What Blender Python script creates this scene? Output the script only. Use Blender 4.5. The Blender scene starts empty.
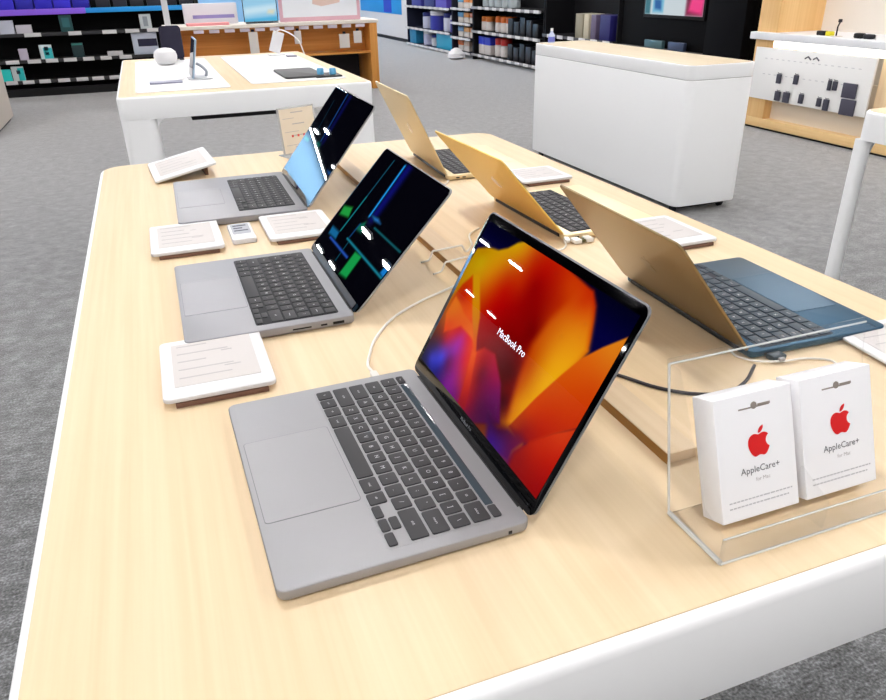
import bpy, math, random
import numpy as np
from mathutils import Matrix, Vector
random.seed(7)
PI = math.pi
SC = bpy.context.scene
COL = SC.collection
TZ = 0.9            # height of the demo tables
LAMP = 255.0
EXPOSURE = 0.0

# ------------------------------------------------------------------ materials
def s2l(c):
    return tuple((v/255/12.92 if v/255 <= .04045 else ((v/255+.055)/1.055)**2.4) for v in c)

MATS = {}
def mat(name, rgb=(200, 200, 200), rough=.5, metal=0., spec=.5, emit=None, strength=0., trans=0., coat=0., sheen=0., noise=0., nscale=40., bump=0.):
    if name in MATS: return MATS[name]
    m = bpy.data.materials.new(name); m.use_nodes = True
    nt = m.node_tree; b = nt.nodes['Principled BSDF']
    col = (*s2l(rgb), 1)
    b.inputs['Base Color'].default_value = col
    b.inputs['Roughness'].default_value = rough
    b.inputs['Metallic'].default_value = metal
    b.inputs['Specular IOR Level'].default_value = spec
    b.inputs['Transmission Weight'].default_value = trans
    b.inputs['Coat Weight'].default_value = coat
    b.inputs['Sheen Weight'].default_value = sheen
    if emit is not None:
        b.inputs['Emission Color'].default_value = (*s2l(emit), 1)
        b.inputs['Emission Strength'].default_value = strength
    if noise or bump:
        tc = nt.nodes.new('ShaderNodeTexCoord'); n = nt.nodes.new('ShaderNodeTexNoise')
        n.inputs['Scale'].default_value = nscale; n.inputs['Detail'].default_value = 3
        nt.links.new(tc.outputs['Object'], n.inputs['Vector'])
        if noise:
            mx = nt.nodes.new('ShaderNodeMix'); mx.data_type = 'RGBA'
            mx.inputs['A'].default_value = tuple(v*(1-noise) for v in col[:3])+(1,)
            mx.inputs['B'].default_value = tuple(min(1, v*(1+noise)) for v in col[:3])+(1,)
            nt.links.new(n.outputs['Fac'], mx.inputs['Factor']); nt.links.new(mx.outputs['Result'], b.inputs['Base Color'])
        if bump:
            bp = nt.nodes.new('ShaderNodeBump'); bp.inputs['Strength'].default_value = bump; bp.inputs['Distance'].default_value = .001
            nt.links.new(n.outputs['Fac'], bp.inputs['Height']); nt.links.new(bp.outputs['Normal'], b.inputs['Normal'])
    MATS[name] = m
    return m

def wood(name, light, dark, axis='Y', scale=1., rough=.45):
    if name in MATS: return MATS[name]
    m = bpy.data.materials.new(name); m.use_nodes = True
    nt = m.node_tree; b = nt.nodes['Principled BSDF']; L = nt.links.new
    tc = nt.nodes.new('ShaderNodeTexCoord'); mp = nt.nodes.new('ShaderNodeMapping')
    sx = {'X': (1.2, 60, 60), 'Y': (60, 1.2, 60), 'Z': (60, 60, 1.2)}[axis]
    mp.inputs['Scale'].default_value = tuple(v*scale for v in sx)
    L(tc.outputs['Object'], mp.inputs['Vector'])
    n1 = nt.nodes.new('ShaderNodeTexNoise'); n1.inputs['Scale'].default_value = 1.4; n1.inputs['Detail'].default_value = 4; n1.inputs['Roughness'].default_value = .6
    L(mp.outputs['Vector'], n1.inputs['Vector'])
    mp2 = nt.nodes.new('ShaderNodeMapping'); mp2.inputs['Scale'].default_value = tuple(v*scale*.12 for v in sx)
    L(tc.outputs['Object'], mp2.inputs['Vector'])
    n2 = nt.nodes.new('ShaderNodeTexNoise'); n2.inputs['Scale'].default_value = 1.; n2.inputs['Detail'].default_value = 2; n2.inputs['Distortion'].default_value = .6
    L(mp2.outputs['Vector'], n2.inputs['Vector'])
    ad = nt.nodes.new('ShaderNodeMath'); ad.operation = 'MULTIPLY_ADD'; ad.inputs[1].default_value = .55
    L(n1.outputs['Fac'], ad.inputs[0])
    ml = nt.nodes.new('ShaderNodeMath'); ml.operation = 'MULTIPLY'; ml.inputs[1].default_value = .45
    L(n2.outputs['Fac'], ml.inputs[0]); L(ml.outputs[0], ad.inputs[2])
    cr = nt.nodes.new('ShaderNodeValToRGB')
    cr.color_ramp.elements[0].position = .34; cr.color_ramp.elements[0].color = (*s2l(dark), 1)
    cr.color_ramp.elements[1].position = .62; cr.color_ramp.elements[1].color = (*s2l(light), 1)
    L(ad.outputs[0], cr.inputs['Fac']); L(cr.outputs['Color'], b.inputs['Base Color'])
    b.inputs['Roughness'].default_value = rough; b.inputs['Specular IOR Level'].default_value = .35
    MATS[name] = m
    return m

def carpet_mat():
    m = bpy.data.materials.new('carpet'); m.use_nodes = True
    nt = m.node_tree; b = nt.nodes['Principled BSDF']; L = nt.links.new
    tc = nt.nodes.new('ShaderNodeTexCoord')
    def nz(sc, det):
        n = nt.nodes.new('ShaderNodeTexNoise'); n.inputs['Scale'].default_value = sc; n.inputs['Detail'].default_value = det
        L(tc.outputs['Object'], n.inputs['Vector']); return n
    mp = nt.nodes.new('ShaderNodeMapping'); mp.inputs['Scale'].default_value = (30, 105, 1); L(tc.outputs['Object'], mp.inputs['Vector'])
    a = nz(150, 3); c = nz(14, 4); s = nz(1, 4); L(mp.outputs['Vector'], s.inputs['Vector'])
    ad = nt.nodes.new('ShaderNodeMath'); ad.operation = 'MULTIPLY_ADD'; ad.inputs[1].default_value = .5
    L(a.outputs['Fac'], ad.inputs[0])
    m2 = nt.nodes.new('ShaderNodeMath'); m2.operation = 'MULTIPLY_ADD'; m2.inputs[1].default_value = .3
    L(c.outputs['Fac'], m2.inputs[0])
    m3 = nt.nodes.new('ShaderNodeMath'); m3.operation = 'MULTIPLY'; m3.inputs[1].default_value = .3
    L(s.outputs['Fac'], m3.inputs[0]); L(m3.outputs[0], m2.inputs[2]); L(m2.outputs[0], ad.inputs[2])
    cr = nt.nodes.new('ShaderNodeValToRGB'); e = cr.color_ramp.elements
    e[0].position = .42; e[0].color = (*s2l((70, 71, 70)), 1)
    e[1].position = .70; e[1].color = (*s2l((166, 168, 170)), 1)
    k = e.new(.56); k.color = (*s2l((114, 115, 116)), 1)
    L(ad.outputs[0], cr.inputs['Fac']); L(cr.outputs['Color'], b.inputs['Base Color'])
    b.inputs['Roughness'].default_value = .95; b.inputs['Specular IOR Level'].default_value = .1
    b.inputs['Sheen Weight'].default_value = .9; b.inputs['Sheen Roughness'].default_value = .4
    bp = nt.nodes.new('ShaderNodeBump'); bp.inputs['Strength'].default_value = .5; bp.inputs['Distance'].default_value = .004
    L(a.outputs['Fac'], bp.inputs['Height']); L(bp.outputs['Normal'], b.inputs['Normal'])
    return m

def clear_mat(name, tint=(250, 252, 250), gloss=.10, milk=0.):
    m = bpy.data.materials.new(name); m.use_nodes = True
    nt = m.node_tree; nt.nodes.clear(); L = nt.links.new
    out = nt.nodes.new('ShaderNodeOutputMaterial')
    tr = nt.nodes.new('ShaderNodeBsdfTransparent'); tr.inputs['Color'].default_value = (*s2l(tint), 1)
    gl = nt.nodes.new('ShaderNodeBsdfGlossy'); gl.inputs['Roughness'].default_value = .06
    fr = nt.nodes.new('ShaderNodeLayerWeight'); fr.inputs['Blend'].default_value = gloss
    mx = nt.nodes.new('ShaderNodeMixShader'); L(fr.outputs['Fresnel'], mx.inputs[0]); L(tr.outputs[0], mx.inputs[1]); L(gl.outputs[0], mx.inputs[2])
    if milk:
        df = nt.nodes.new('ShaderNodeBsdfDiffuse'); df.inputs['Color'].default_value = (.9, .92, .92, 1)
        m2 = nt.nodes.new('ShaderNodeMixShader'); m2.inputs[0].default_value = milk
        L(mx.outputs[0], m2.inputs[1]); L(df.outputs[0], m2.inputs[2]); L(m2.outputs[0], out.inputs['Surface'])
    else:
        L(mx.outputs[0], out.inputs['Surface'])
    MATS[name] = m
    return m

def screen_mat(name, strength, spec=.5, rough=.03):
    m = bpy.data.materials.new(name); m.use_nodes = True
    nt = m.node_tree; b = nt.nodes['Principled BSDF']
    at = nt.nodes.new('ShaderNodeVertexColor'); at.layer_name = 'picture'
    b.inputs['Base Color'].default_value = (.0006, .0006, .0008, 1); b.inputs['Roughness'].default_value = rough
    b.inputs['Specular IOR Level'].default_value = spec
    nt.links.new(at.outputs['Color'], b.inputs['Emission Color']); b.inputs['Emission Strength'].default_value = strength
    MATS[name] = m
    return m

# ------------------------------------------------------------------ mesh builder
class MB:
    def __init__(s): s.v = []; s.f = []; s.m = []
    def add(s, vs, fs, mi=0, M=None):
        o = len(s.v)
        s.v += [tuple(M @ Vector(v)) for v in vs] if M is not None else [tuple(v) for v in vs]
        s.f += [tuple(i+o for i in f) for f in fs]; s.m += [mi]*len(fs)
        return s
    def loft(s, rings, mi=0, M=None, caps=True):
        n = len(rings[0]); vs = [p for r in rings for p in r]; fs = []
        for k in range(len(rings)-1):
            for i in range(n):
                j = (i+1) % n; fs.append((k*n+i, k*n+j, (k+1)*n+j, (k+1)*n+i))
        if caps: fs.append(tuple(range(n-1, -1, -1))); fs.append(tuple((len(rings)-1)*n+i for i in range(n)))
        return s.add(vs, fs, mi, M)
    def slab(s, cx, cy, w, d, z0, z1, r=.0, b=.0, seg=5, mi=0, M=None, bb=None):
        """rounded-corner plate, w along x, d along y, b = edge rounding at the top, bb at the bottom"""
        bb = b if bb is None else bb
        r = max(r, b, bb, 1e-5); r = min(r, w/2-1e-6, d/2-1e-6)
        def ring(ins, z):
            rr = max(r-ins, 1e-6); out = []
            for (sx, sy, a0) in ((1, 1, 0), (-1, 1, 90), (-1, -1, 180), (1, -1, 270)):
                for k in range(seg+1):
                    a = math.radians(a0+90*k/seg)
                    out.append((cx+sx*(w/2-r)+rr*math.cos(a), cy+sy*(d/2-r)+rr*math.sin(a), z))
            return out
        rings = []
        if bb > 0:
            for k in range(3): a = PI/2*k/3; rings.append(ring(bb*(1-math.sin(a)), z0+bb*(1-math.cos(a))))
        rings.append(ring(0, z0+bb))
        if abs((z1-b)-(z0+bb)) > 1e-7: rings.append(ring(0, z1-b))
        if b > 0:
            for k in range(1, 4): a = PI/2*k/3; rings.append(ring(b*(1-math.cos(a)), z1-b+b*math.sin(a)))
        return s.loft(rings, mi, M)
    def box(s, x0, x1, y0, y1, z0, z1, b=.0, mi=0, M=None):
        return s.slab((x0+x1)/2, (y0+y1)/2, abs(x1-x0), abs(y1-y0), min(z0, z1), max(z0, z1), b, b, 2 if b else 1, mi, M)
    def prism(s, poly, z0, z1, mi=0, M=None):
        return s.loft([[(x, y, z0) for x, y in poly], [(x, y, z1) for x, y in poly]], mi, M)
    def tube(s, pts, r, n=8, mi=0, smooth=0, M=None):
        P = [Vector(p) for p in pts]
        if smooth:
            Q = [P[0]+(P[0]-P[1])]+P+[P[-1]+(P[-1]-P[-2])]; out = []
            for i in range(1, len(Q)-2):
                a, b, c, d = Q[i-1:i+3]
                for k in range(smooth):
                    t = k/smooth
                    out.append(.5*((2*b)+(c-a)*t+(2*a-5*b+4*c-d)*t*t+(3*b-a-3*c+d)*t**3))
            P = out+[P[-1]]
        rings = []; up = Vector((0, 0, 1)); prev = None
        for i, p in enumerate(P):
            t = (P[min(i+1, len(P)-1)]-P[max(i-1, 0)]).normalized()
            x = (prev - t*prev.dot(t)) if prev is not None else t.cross(up)
            if x.length < 1e-4: x = t.cross(Vector((1, 0, 0)))
            x.normalize(); y = t.cross(x); prev = x
            rr = r[i] if isinstance(r, (list, tuple)) else r
            rings.append([tuple(p+x*rr*math.cos(2*PI*k/n)+y*rr*math.sin(2*PI*k/n)) for k in range(n)])
        return s.loft(rings, mi, M)
    def lathe(s, prof, c=(0, 0, 0), n=24, mi=0, M=None):
        rings = [[(c[0]+r*math.cos(2*PI*k/n), c[1]+r*math.sin(2*PI*k/n), c[2]+z) for k in range(n)] for r, z in prof]
        return s.loft(rings, mi, M)
    def mesh(s, name, mats):
        me = bpy.data.meshes.new(name); me.from_pydata(s.v, [], s.f)
        for m in (mats if isinstance(mats, (list, tuple)) else [mats]): me.materials.append(m)
        me.polygons.foreach_set('material_index', s.m)
        me.polygons.foreach_set('use_smooth', [True]*len(me.polygons)); me.update()
        me.validate(); me.set_sharp_from_angle(angle=math.radians(32))
        return me

def link(name, me, parent=None, loc=None, rot=None):
    o = bpy.data.objects.new(name, me); COL.objects.link(o)
    if parent is not None: o.parent = parent
    if loc is not None: o.location = loc
    if rot is not None: o.rotation_euler = rot
    return o
def tag(o, label=None, cat=None, group=None, kind=None):
    for k, v in (('label', label), ('category', cat), ('group', group), ('kind', kind)):
        if v: o[k] = v
    return o
def thing(name, label, cat, loc=(0, 0, 0), rz=0., group=None):
    o = bpy.data.objects.new(name, None); COL.objects.link(o); o.empty_display_size = .05
    o.location = loc; o.rotation_euler = (0, 0, rz)
    return tag(o, label, cat, group)
def part(name, mb, mats, parent, label=None, loc=None, rot=None):
    return tag(link(name, mb.mesh(name, mats), parent, loc, rot), label)
def solo(name, mb, mats, label, cat, group=None, loc=None, rot=None):
    return tag(link(name, mb.mesh(name, mats), None, loc, rot), label, cat, group)
def struct(name, mb, mats):
    return tag(link(name, mb.mesh(name, mats)), kind='structure')

def text_mesh(mb, body, size, M, mi=0, width=None, depth=0.):
    cu = bpy.data.curves.new('lettering', 'FONT'); cu.body = body; cu.size = size; cu.align_x = 'CENTER'; cu.align_y = 'CENTER'
    cu.resolution_u = 2; cu.extrude = depth
    o = bpy.data.objects.new('lettering', cu)
    me = o.to_mesh()
    vs = [tuple(v.co) for v in me.vertices]; fs = [tuple(p.vertices) for p in me.polygons]
    o.to_mesh_clear(); bpy.data.objects.remove(o); bpy.data.curves.remove(cu)
    if not vs: return mb
    k = 1.
    if width: k = width/(max(v[0] for v in vs)-min(v[0] for v in vs))
    mb.add([(v[0]*k, v[1]*k, v[2]) for v in vs], fs, mi, M)
    return mb

def frame(o, x, y, z):      # matrix with the given axes
    x, y, z = Vector(x), Vector(y), Vector(z)
    return Matrix(((x.x, y.x, z.x, o[0]), (x.y, y.y, z.y, o[1]), (x.z, y.z, z.z, o[2]), (0, 0, 0, 1)))

# fruit emblem outline (bitten apple with a leaf), 384 x 512 units
def bez(p0, p1, p2, p3, n=7):
    return [tuple((1-t)**3*a+3*(1-t)**2*t*b+3*(1-t)*t*t*c+t**3*d for a, b, c, d in zip(p0, p1, p2, p3)) for t in [k/n for k in range(1, n+1)]]
def rel_path(start, segs):
    pts = [start]; cur = start
    for sg in segs:
        q = [(cur[0]+sg[i], cur[1]+sg[i+1]) for i in range(0, len(sg), 2)]
        pts += bez(cur, *q) if len(q) == 3 else [q[0]]
        cur = q[-1]
    return pts
EMB_BODY = rel_path((318.7, 268.7), [(-.2, -36.7, 16.4, -64.4, 50, -84.8), (-18.8, -26.9, -47.2, -41.7, -84.7, -44.6), (-35.5, -2.8, -74.3, 20.7, -88.5, 20.7), (-15, 0, -49.4, -19.7, -76.4, -19.7), (-55.8, .9, -115.1, 44.5, -115.1, 133.2), (0, 26.2, 4.8, 53.3, 14.4, 81.2), (12.8, 36.7, 59, 126.7, 107.2, 125.2), (25.2, -.6, 43, -17.9, 75.8, -17.9), (31.8, 0, 48.3, 17.9, 76.4, 17.9), (48.6, -.7, 90.4, -82.5, 102.6, -119.3), (-65.2, -30.7, -61.7, -90, -61.7, -91.9)])[:-1]
EMB_LEAF = rel_path((262.1, 104.5), [(27.3, -32.4, 24.8, -61.9, 24, -72.5), (-24.1, 1.4, -52, 16.4, -67.9, 34.9), (-17.5, 19.8, -27.8, 44.3, -25.6, 71.9), (26.1, 2, 49.9, -11.4, 69.5, -34.3)])[:-1]
def emblem(mb, height, M, mi=0, th=.0002):
    k = height/450.
    for poly in (EMB_BODY, EMB_LEAF):
        mb.prism([((x-190)*k, (256-y)*k) for x, y in poly][::-1], 0, th, mi, M)
    return mb
FLOWER = [(0.012,[(0.037,0.787),(0.11,0.829),(0.178,0.844),(0.229,0.88),(0.272,0.931),(0.331,0.972),(0.55,0.963),(0.755,0.93),(0.796,0.884),(0.82,0.831),(0.847,0.76),(0.858,0.722),(0.864,0.713),(0.852,0.655),(0.797,0.396),(0.82,0.096),(0.686,0.054),(0.076,-0.047),(-0.041,-0.048),(-0.053,0.352),(0.015,0.631)],[(0.09,0.801,190,130,0),(0.104,0.744,200,165,10),(0.119,0.668,205,150,10),(0.197,0.71,215,130,10),(0.221,0.786,215,140,10),(0.283,0.924,215,165,10),(0.34,0.925,215,130,15),(0.307,0.769,200,70,10),(0.335,0.696,190,20,0),(0.402,0.768,190,40,0),(0.433,0.853,185,25,0),(0.407,0.924,195,60,10),(0.301,0.568,185,15,0),(0.495,0.893,185,15,0),(0.481,0.803,150,5,0),(0.642,0.893,205,60,5),(0.738,0.91,205,50,5),(0.794,0.867,180,20,0),(0.748,0.839,220,95,15),(0.652,0.804,190,45,0),(0.648,0.691,190,60,5),(0.756,0.714,230,140,20),(0.791,0.783,225,110,20),(0.832,0.779,190,30,0),(0.593,0.622,120,0,0),(0.529,0.584,140,5,0),(0.327,0.497,165,5,0),(0.533,0.415,90,0,0),(0.599,0.403,80,0,5),(0.632,0.276,60,0,20),(0.628,0.518,160,30,0),(0.704,0.482,225,140,10),(0.73,0.413,225,155,10),(0.71,0.306,215,130,5),(0.665,0.403,170,50,0),(0.676,0.277,150,30,0),(0.745,0.617,235,150,25),(0.745,0.474,235,165,15),(0.712,0.327,230,145,10),(0.703,0.251,220,130,5),(0.606,0.325,110,0,0)]),(0.035,[(0.709,0.204),(0.67,0.286),(0.635,0.417),(0.616,0.58),(0.64,0.718),(0.669,0.807),(0.713,0.88),(0.754,0.919),(0.795,0.875),(0.816,0.829),(0.845,0.751),(0.86,0.71),(0.847,0.652),(0.815,0.555),(0.762,0.401)],[(0.703,0.238,222,130,4),(0.709,0.331,232,150,8),(0.742,0.478,240,165,14),(0.746,0.592,240,160,22),(0.777,0.751,232,135,18),(0.758,0.822,222,95,12),(0.749,0.878,208,55,6),(0.714,0.764,222,112,14),(0.658,0.379,200,85,4),(0.648,0.495,196,70,4)]),(0.014,[(0.096,0.651),(0.057,0.576),(0.036,0.486),(0.017,0.369),(0.022,0.261),(0.022,0.159),(0.005,0.011),(0.406,-0.021),(0.665,0.183),(0.569,0.329),(0.461,0.416),(0.386,0.4),(0.351,0.357),(0.189,0.537)],[(0.084,0.601,200,60,5),(0.099,0.523,190,25,5),(0.099,0.464,225,110,15),(0.118,0.382,230,100,10),(0.207,0.458,235,90,20),(0.178,0.382,210,20,20),(0.26,0.369,220,20,60),(0.133,0.284,190,20,50),(0.227,0.338,180,30,150),(0.218,0.274,150,40,170),(0.113,0.251,110,30,70),(0.081,0.189,50,30,90),(0.097,0.13,60,60,210),(0.164,0.187,70,70,230),(0.174,0.116,30,10,120),(0.087,0.081,15,10,70),(0.295,0.176,150,20,130),(0.277,0.105,130,10,140),(0.218,0.197,100,5,80),(0.36,0.112,120,10,110),(0.308,0.271,210,20,60),(0.353,0.284,230,60,10),(0.394,0.194,200,40,20),(0.425,0.117,170,10,40),(0.315,0.37,235,70,10),(0.408,0.37,170,5,20),(0.443,0.287,110,0,40),(0.475,0.364,170,5,50),(0.532,0.327,150,5,70),(0.502,0.26,120,0,70),(0.573,0.262,110,10,90),(0.512,0.16,90,0,60),(0.582,0.183,80,0,70)]),(0.01,[(0.101,0.658),(0.139,0.678),(0.276,0.498),(0.273,0.499),(0.321,0.401),(0.356,0.342),(0.347,0.327),(0.248,0.446),(0.182,0.533)],[(0.134,0.647,210,150,10),(0.203,0.546,215,140,10),(0.271,0.461,215,120,10),(0.341,0.35,230,80,5)]),(0.012,[(0.053,0.5),(0.086,0.491),(0.153,0.462),(0.25,0.447),(0.3,0.387),(0.25,0.391),(0.183,0.395),(0.092,0.297),(0.044,0.386)],[(0.081,0.409,226,110,15),(0.212,0.432,232,96,14),(0.102,0.343,226,70,14),(0.278,0.4,236,110,12)]),(0.014,[(0.323,0.347),(0.356,0.351),(0.385,0.28),(0.423,0.18),(0.452,0.092),(0.405,0.072),(0.376,0.181),(0.351,0.265)],[(0.347,0.336,236,90,8),(0.375,0.255,222,62,10),(0.403,0.164,190,30,20),(0.422,0.096,150,10,30)]),(0.007,[(0.975,0.854),(0.907,0.761),(0.854,0.675),(0.811,0.562),(0.759,0.405),(0.708,0.211),(0.783,0.198),(0.826,0.221),(0.907,0.345),(0.981,0.438),(0.992,0.58)],[(0.951,0.773,230,130,25),(0.886,0.667,225,100,15),(0.808,0.496,215,80,10),(0.762,0.328,205,60,5),(0.955,0.598,215,75,10),(0.905,0.46,210,60,5),(0.841,0.329,195,35,0),(0.963,0.434,205,50,5),(0.776,0.233,140,20,30),(0.737,0.239,170,50,10)]),(0.01,[(0.986,0.442),(0.905,0.348),(0.826,0.233),(0.785,0.146),(0.783,0.075),(1.011,0.051),(1.011,0.316)],[(0.944,0.355,215,60,15),(0.871,0.238,195,35,5),(0.818,0.148,150,20,20),(0.948,0.168,170,10,0),(0.975,0.105,150,0,0),(0.976,0.283,200,30,5)]),(0.03,[(0.665,0.176),(0.71,0.208),(0.782,0.224),(0.819,0.219),(0.788,0.141),(0.796,0.08),(0.654,0.046),(0.585,0.166)],[(0.717,0.167,80,10,70),(0.719,0.113,70,20,110),(0.667,0.108,60,10,120),(0.783,0.198,110,20,60),(0.77,0.118,90,10,80),(0.67,0.181,70,0,30)])]
BEAMS = [('l',[(0.389,0.952),(0.421,0.521)],0.012,(30,140,215)),('l',[(0.446,0.95),(0.472,0.541)],0.05,(10,12,90)),('l',[(0.222,0.945),(0.221,0.605)],0.006,(20,80,105)),('l',[(0.221,0.605),(0.219,0.283)],0.007,(20,130,140)),('q',[(0.031,0.438),(0.152,0.475),(0.194,0.395),(0.05,0.36)],0,(30,150,60)),('q',[(0.076,0.262),(0.215,0.269),(0.239,0.207),(0.095,0.195)],0,(20,100,150)),('l',[(0.153,0.187),(0.521,0.193)],0.008,(30,70,160)),('l',[(0.361,0.284),(1.017,0.288)],0.007,(20,110,130)),('l',[(0.565,0.482),(0.973,0.491)],0.006,(15,80,90)),('q',[(0.557,0.269),(0.661,0.284),(0.671,0.093),(0.563,0.072)],0,(20,150,70)),('q',[(0.384,0.427),(0.432,0.474),(0.476,0.386),(0.376,0.375)],0,(15,100,80)),('q',[(0.935,0.301),(0.943,0.39),(1.033,0.37),(1.025,0.282)],0,(20,120,200)),('l',[(0.418,0.111),(0.408,0.273)],0.006,(10,70,90)),('q',[(0.434,0.534),(0.538,0.549),(0.603,0.531),(0.51,0.517)],0,(40,120,200)),('l',[(0.379,0.305),(0.384,0.427)],0.008,(15,60,110))]
BEAMSB = [('l',[(0.374,0.98),(0.442,0.491)],0.008,(25,75,150)),('l',[(0.461,0.967),(0.502,0.51)],0.04,(6,8,60)),('l',[(0.172,0.859),(0.23,0.516)],0.006,(12,45,65)),('q',[(0.046,0.392),(0.018,0.442),(0.183,0.434),(0.181,0.399)],0,(20,120,70)),('q',[(0.367,0.446),(0.402,0.479),(0.494,0.464),(0.473,0.425)],0,(10,90,80)),('q',[(0.902,0.344),(1.05,0.369),(1.096,0.328),(0.98,0.323)],0,(30,90,170))]

# ------------------------------------------------------------------ pictures on screens (vertex colours of the lit panel)
def to_lin(a):
    a = np.clip(a, 0, 255)/255.
    return np.where(a <= .04045, a/12.92, ((a+.055)/1.055)**2.4)
def poly_sd(u, v, poly):        # signed distance, positive inside
    d = np.full(u.shape, 1e9); ins = np.zeros(u.shape, bool); n = len(poly)
    for i in range(n):
        x0, y0 = poly[i]; x1, y1 = poly[(i+1) % n]
        ex, ey = x1-x0, y1-y0; t = np.clip(((u-x0)*ex+(v-y0)*ey)/(ex*ex+ey*ey+1e-12), 0, 1)
        d = np.minimum(d, np.hypot(u-x0-t*ex, v-y0-t*ey))
        c = ((y0 > v) != (y1 > v)) & (u < (x1-x0)*(v-y0)/(y1-y0+1e-12)+x0); ins ^= c
    return np.where(ins, d, -d)
def picture_flower(U, V, asp):
    img = np.zeros(U.shape+(3,)); img[:] = (6, 2, 62)
    dk = np.clip((V-.80)/.15, 0, 1)[..., None]; img = img*(1-.55*dk)
    for soft, poly, cols in FLOWER:
        sd = poly_sd(U*asp, V, [(a*asp, b) for a, b in poly])
        al = np.clip(.5+sd/(2*soft), 0, 1); al = (al*al*(3-2*al))[..., None]
        # smooth colour surface through the sample points (multiquadric interpolation)
        P = np.array([(c[0]*asp, c[1]) for c in cols]); C = np.array([c[2:] for c in cols], float); mean = C.mean(0)
        ph = lambda d2: np.sqrt(d2+.03**2)
        A = ph(((P[:, None]-P[None])**2).sum(-1)); n = len(P)
        B = np.zeros((n+1, n+1)); B[:n, :n] = A-np.eye(n)*.012; B[:n, n] = B[n, :n] = 1
        wt = np.linalg.solve(B, np.vstack([C-mean, np.zeros((1, 3))]))
        col = sum(ph((U*asp-P[k, 0])**2+(V-P[k, 1])**2)[..., None]*wt[k] for k in range(n))+wt[n]+mean
        img = img*(1-al)+np.clip(col, 0, 245)*al
    return img*.96-4
def picture_beams(data):
    def f(U, V, asp):
        img = np.zeros(U.shape+(3,)); img[:] = (2, 2, 8)
        for kind, pts, wd, col in data:
            if kind == 'l':
                (x0, y0), (x1, y1) = [(a*asp, b) for a, b in pts]; ex, ey = x1-x0, y1-y0
                t = np.clip(((U*asp-x0)*ex+(V-y0)*ey)/(ex*ex+ey*ey), 0, 1)
                d = np.hypot(U*asp-x0-t*ex, V-y0-t*ey); al = 1.12*np.exp(-(d/(wd*1.5))**2)
            else:
                sd = poly_sd(U*asp, V, [(a*asp, b) for a, b in pts]); al = np.clip(.5+sd/.03, 0, 1)
            img = np.maximum(img, al[..., None]*np.array(col))
        return img
    return f
def picture_patches(bg, patches):       # simple poster: flat patches
    def f(U, V, asp):
        img = np.zeros(U.shape+(3,)); img[:] = bg
        for poly, col, soft in patches:
            al = np.clip(.5+poly_sd(U*asp, V, [(a*asp, b) for a, b in poly])/(2*soft), 0, 1)[..., None]
            img = img*(1-al)+np.array(col)*al
        return img
    return f
def screen_mesh(name, M, w, h, u0, u1, v0, v1, nu, nv, fn, m):
    """lit panel: M maps (x right, y up, z out) of the panel, w x h its full size, u/v the shown range"""
    us = np.linspace(u0, u1, nu+1); vs = np.linspace(v0, v1, nv+1); U, V = np.meshgrid(us, vs)
    img = to_lin(fn(U, V, w/h)).reshape(-1, 3)
    pts = [tuple(M @ Vector((a*w-w/2, b*h, 0))) for b in vs for a in us]
    fs = [(r*(nu+1)+c, r*(nu+1)+c+1, (r+1)*(nu+1)+c+1, (r+1)*(nu+1)+c) for r in range(nv) for c in range(nu)]
    me = bpy.data.meshes.new(name); me.from_pydata(pts, [], fs)
    at = me.color_attributes.new('picture', 'FLOAT_COLOR', 'POINT')
    at.data.foreach_set('color', np.concatenate([img, np.ones((len(img), 1))], 1).astype(np.float32).ravel())
    me.materials.append(m); me.update()
    return me

# ------------------------------------------------------------------ materials used all over
M_WHITE = mat('white_lacquer', (246, 247, 247), .35)
M_WOOD = wood('pale_maple', (234, 211, 176), (222, 197, 157), 'Y')
M_WOODX = wood('orange_oak', (224, 160, 80), (196, 126, 52), 'X', .5)
M_WOODZ = wood('light_birch', (240, 200, 140), (226, 180, 118), 'Z', .6)
M_WOODEDGE = wood('plinth_edge', (176, 128, 62), (140, 96, 40), 'Y')
M_CARPET = carpet_mat()
M_BLACK = mat('black_metal', (14, 14, 16), .55, spec=.3)
M_DARK = mat('charcoal', (34, 34, 40), .6, spec=.3)
M_GLASSB = mat('black_glass', (1, 1, 2), .04, spec=.35)
M_HINGE = mat('hinge_black', (12, 12, 14), .4, spec=.4)
M_REFLGREY = mat('reflection_grey', (40, 43, 49), .5, .3)
M_GREY = mat('space_grey_metal', (150, 150, 154), .45, .35)
M_SILV = mat('grey_silver_metal', (158, 158, 160), .5, .3)
M_GOLD = mat('gold_metal', (250, 212, 118), .38, .6)
M_PALEG = mat('pale_gold_metal', (242, 222, 178), .4, .5)
M_MIDN = mat('midnight_metal', (42, 80, 104), .36, .75)
M_MIDB = mat('midnight_back_reflection', (156, 134, 98), .32, .9)  # brown of the wood mirrored in the dark lid, put into its colour
M_KEY = mat('key_black', (58, 58, 60), .6, spec=.35)
M_KEYB = mat('key_blueblack', (44, 60, 72), .5, spec=.5)
M_WELL = mat('key_well', (30, 31, 36), .6, spec=.3)
M_WELLB = mat('key_well_blue', (18, 26, 40), .6, spec=.4)
M_LEG = mat('legend_white', (205, 205, 208), .6)
M_PAD = mat('trackpad_grey', (158, 158, 160), .46, .3)
M_GROOVE = mat('groove_grey', (120, 120, 124), .6, .3)
M_TBAR = mat('touch_strip', (70, 82, 90), .12, spec=.6)
M_PAPER = mat('white_card', (226, 226, 228), .6)
M_PRINT = mat('printed_paper', (206, 201, 198), .6)
M_INK = mat('grey_ink', (120, 118, 120), .7)
M_PALEINK = mat('pale_ink', (184, 180, 180), .7)
M_RED = mat('emblem_red', (224, 2, 10), .5)
M_CABLE = mat('white_cable', (236, 232, 224), .5)
M_CABLEB = mat('black_cable', (40, 36, 44), .5)
M_FOOT = mat('card_foot_shade', (112, 80, 64), .7)
M_ACR = clear_mat('clear_acrylic', (254, 254, 254), .06, .02)
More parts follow.
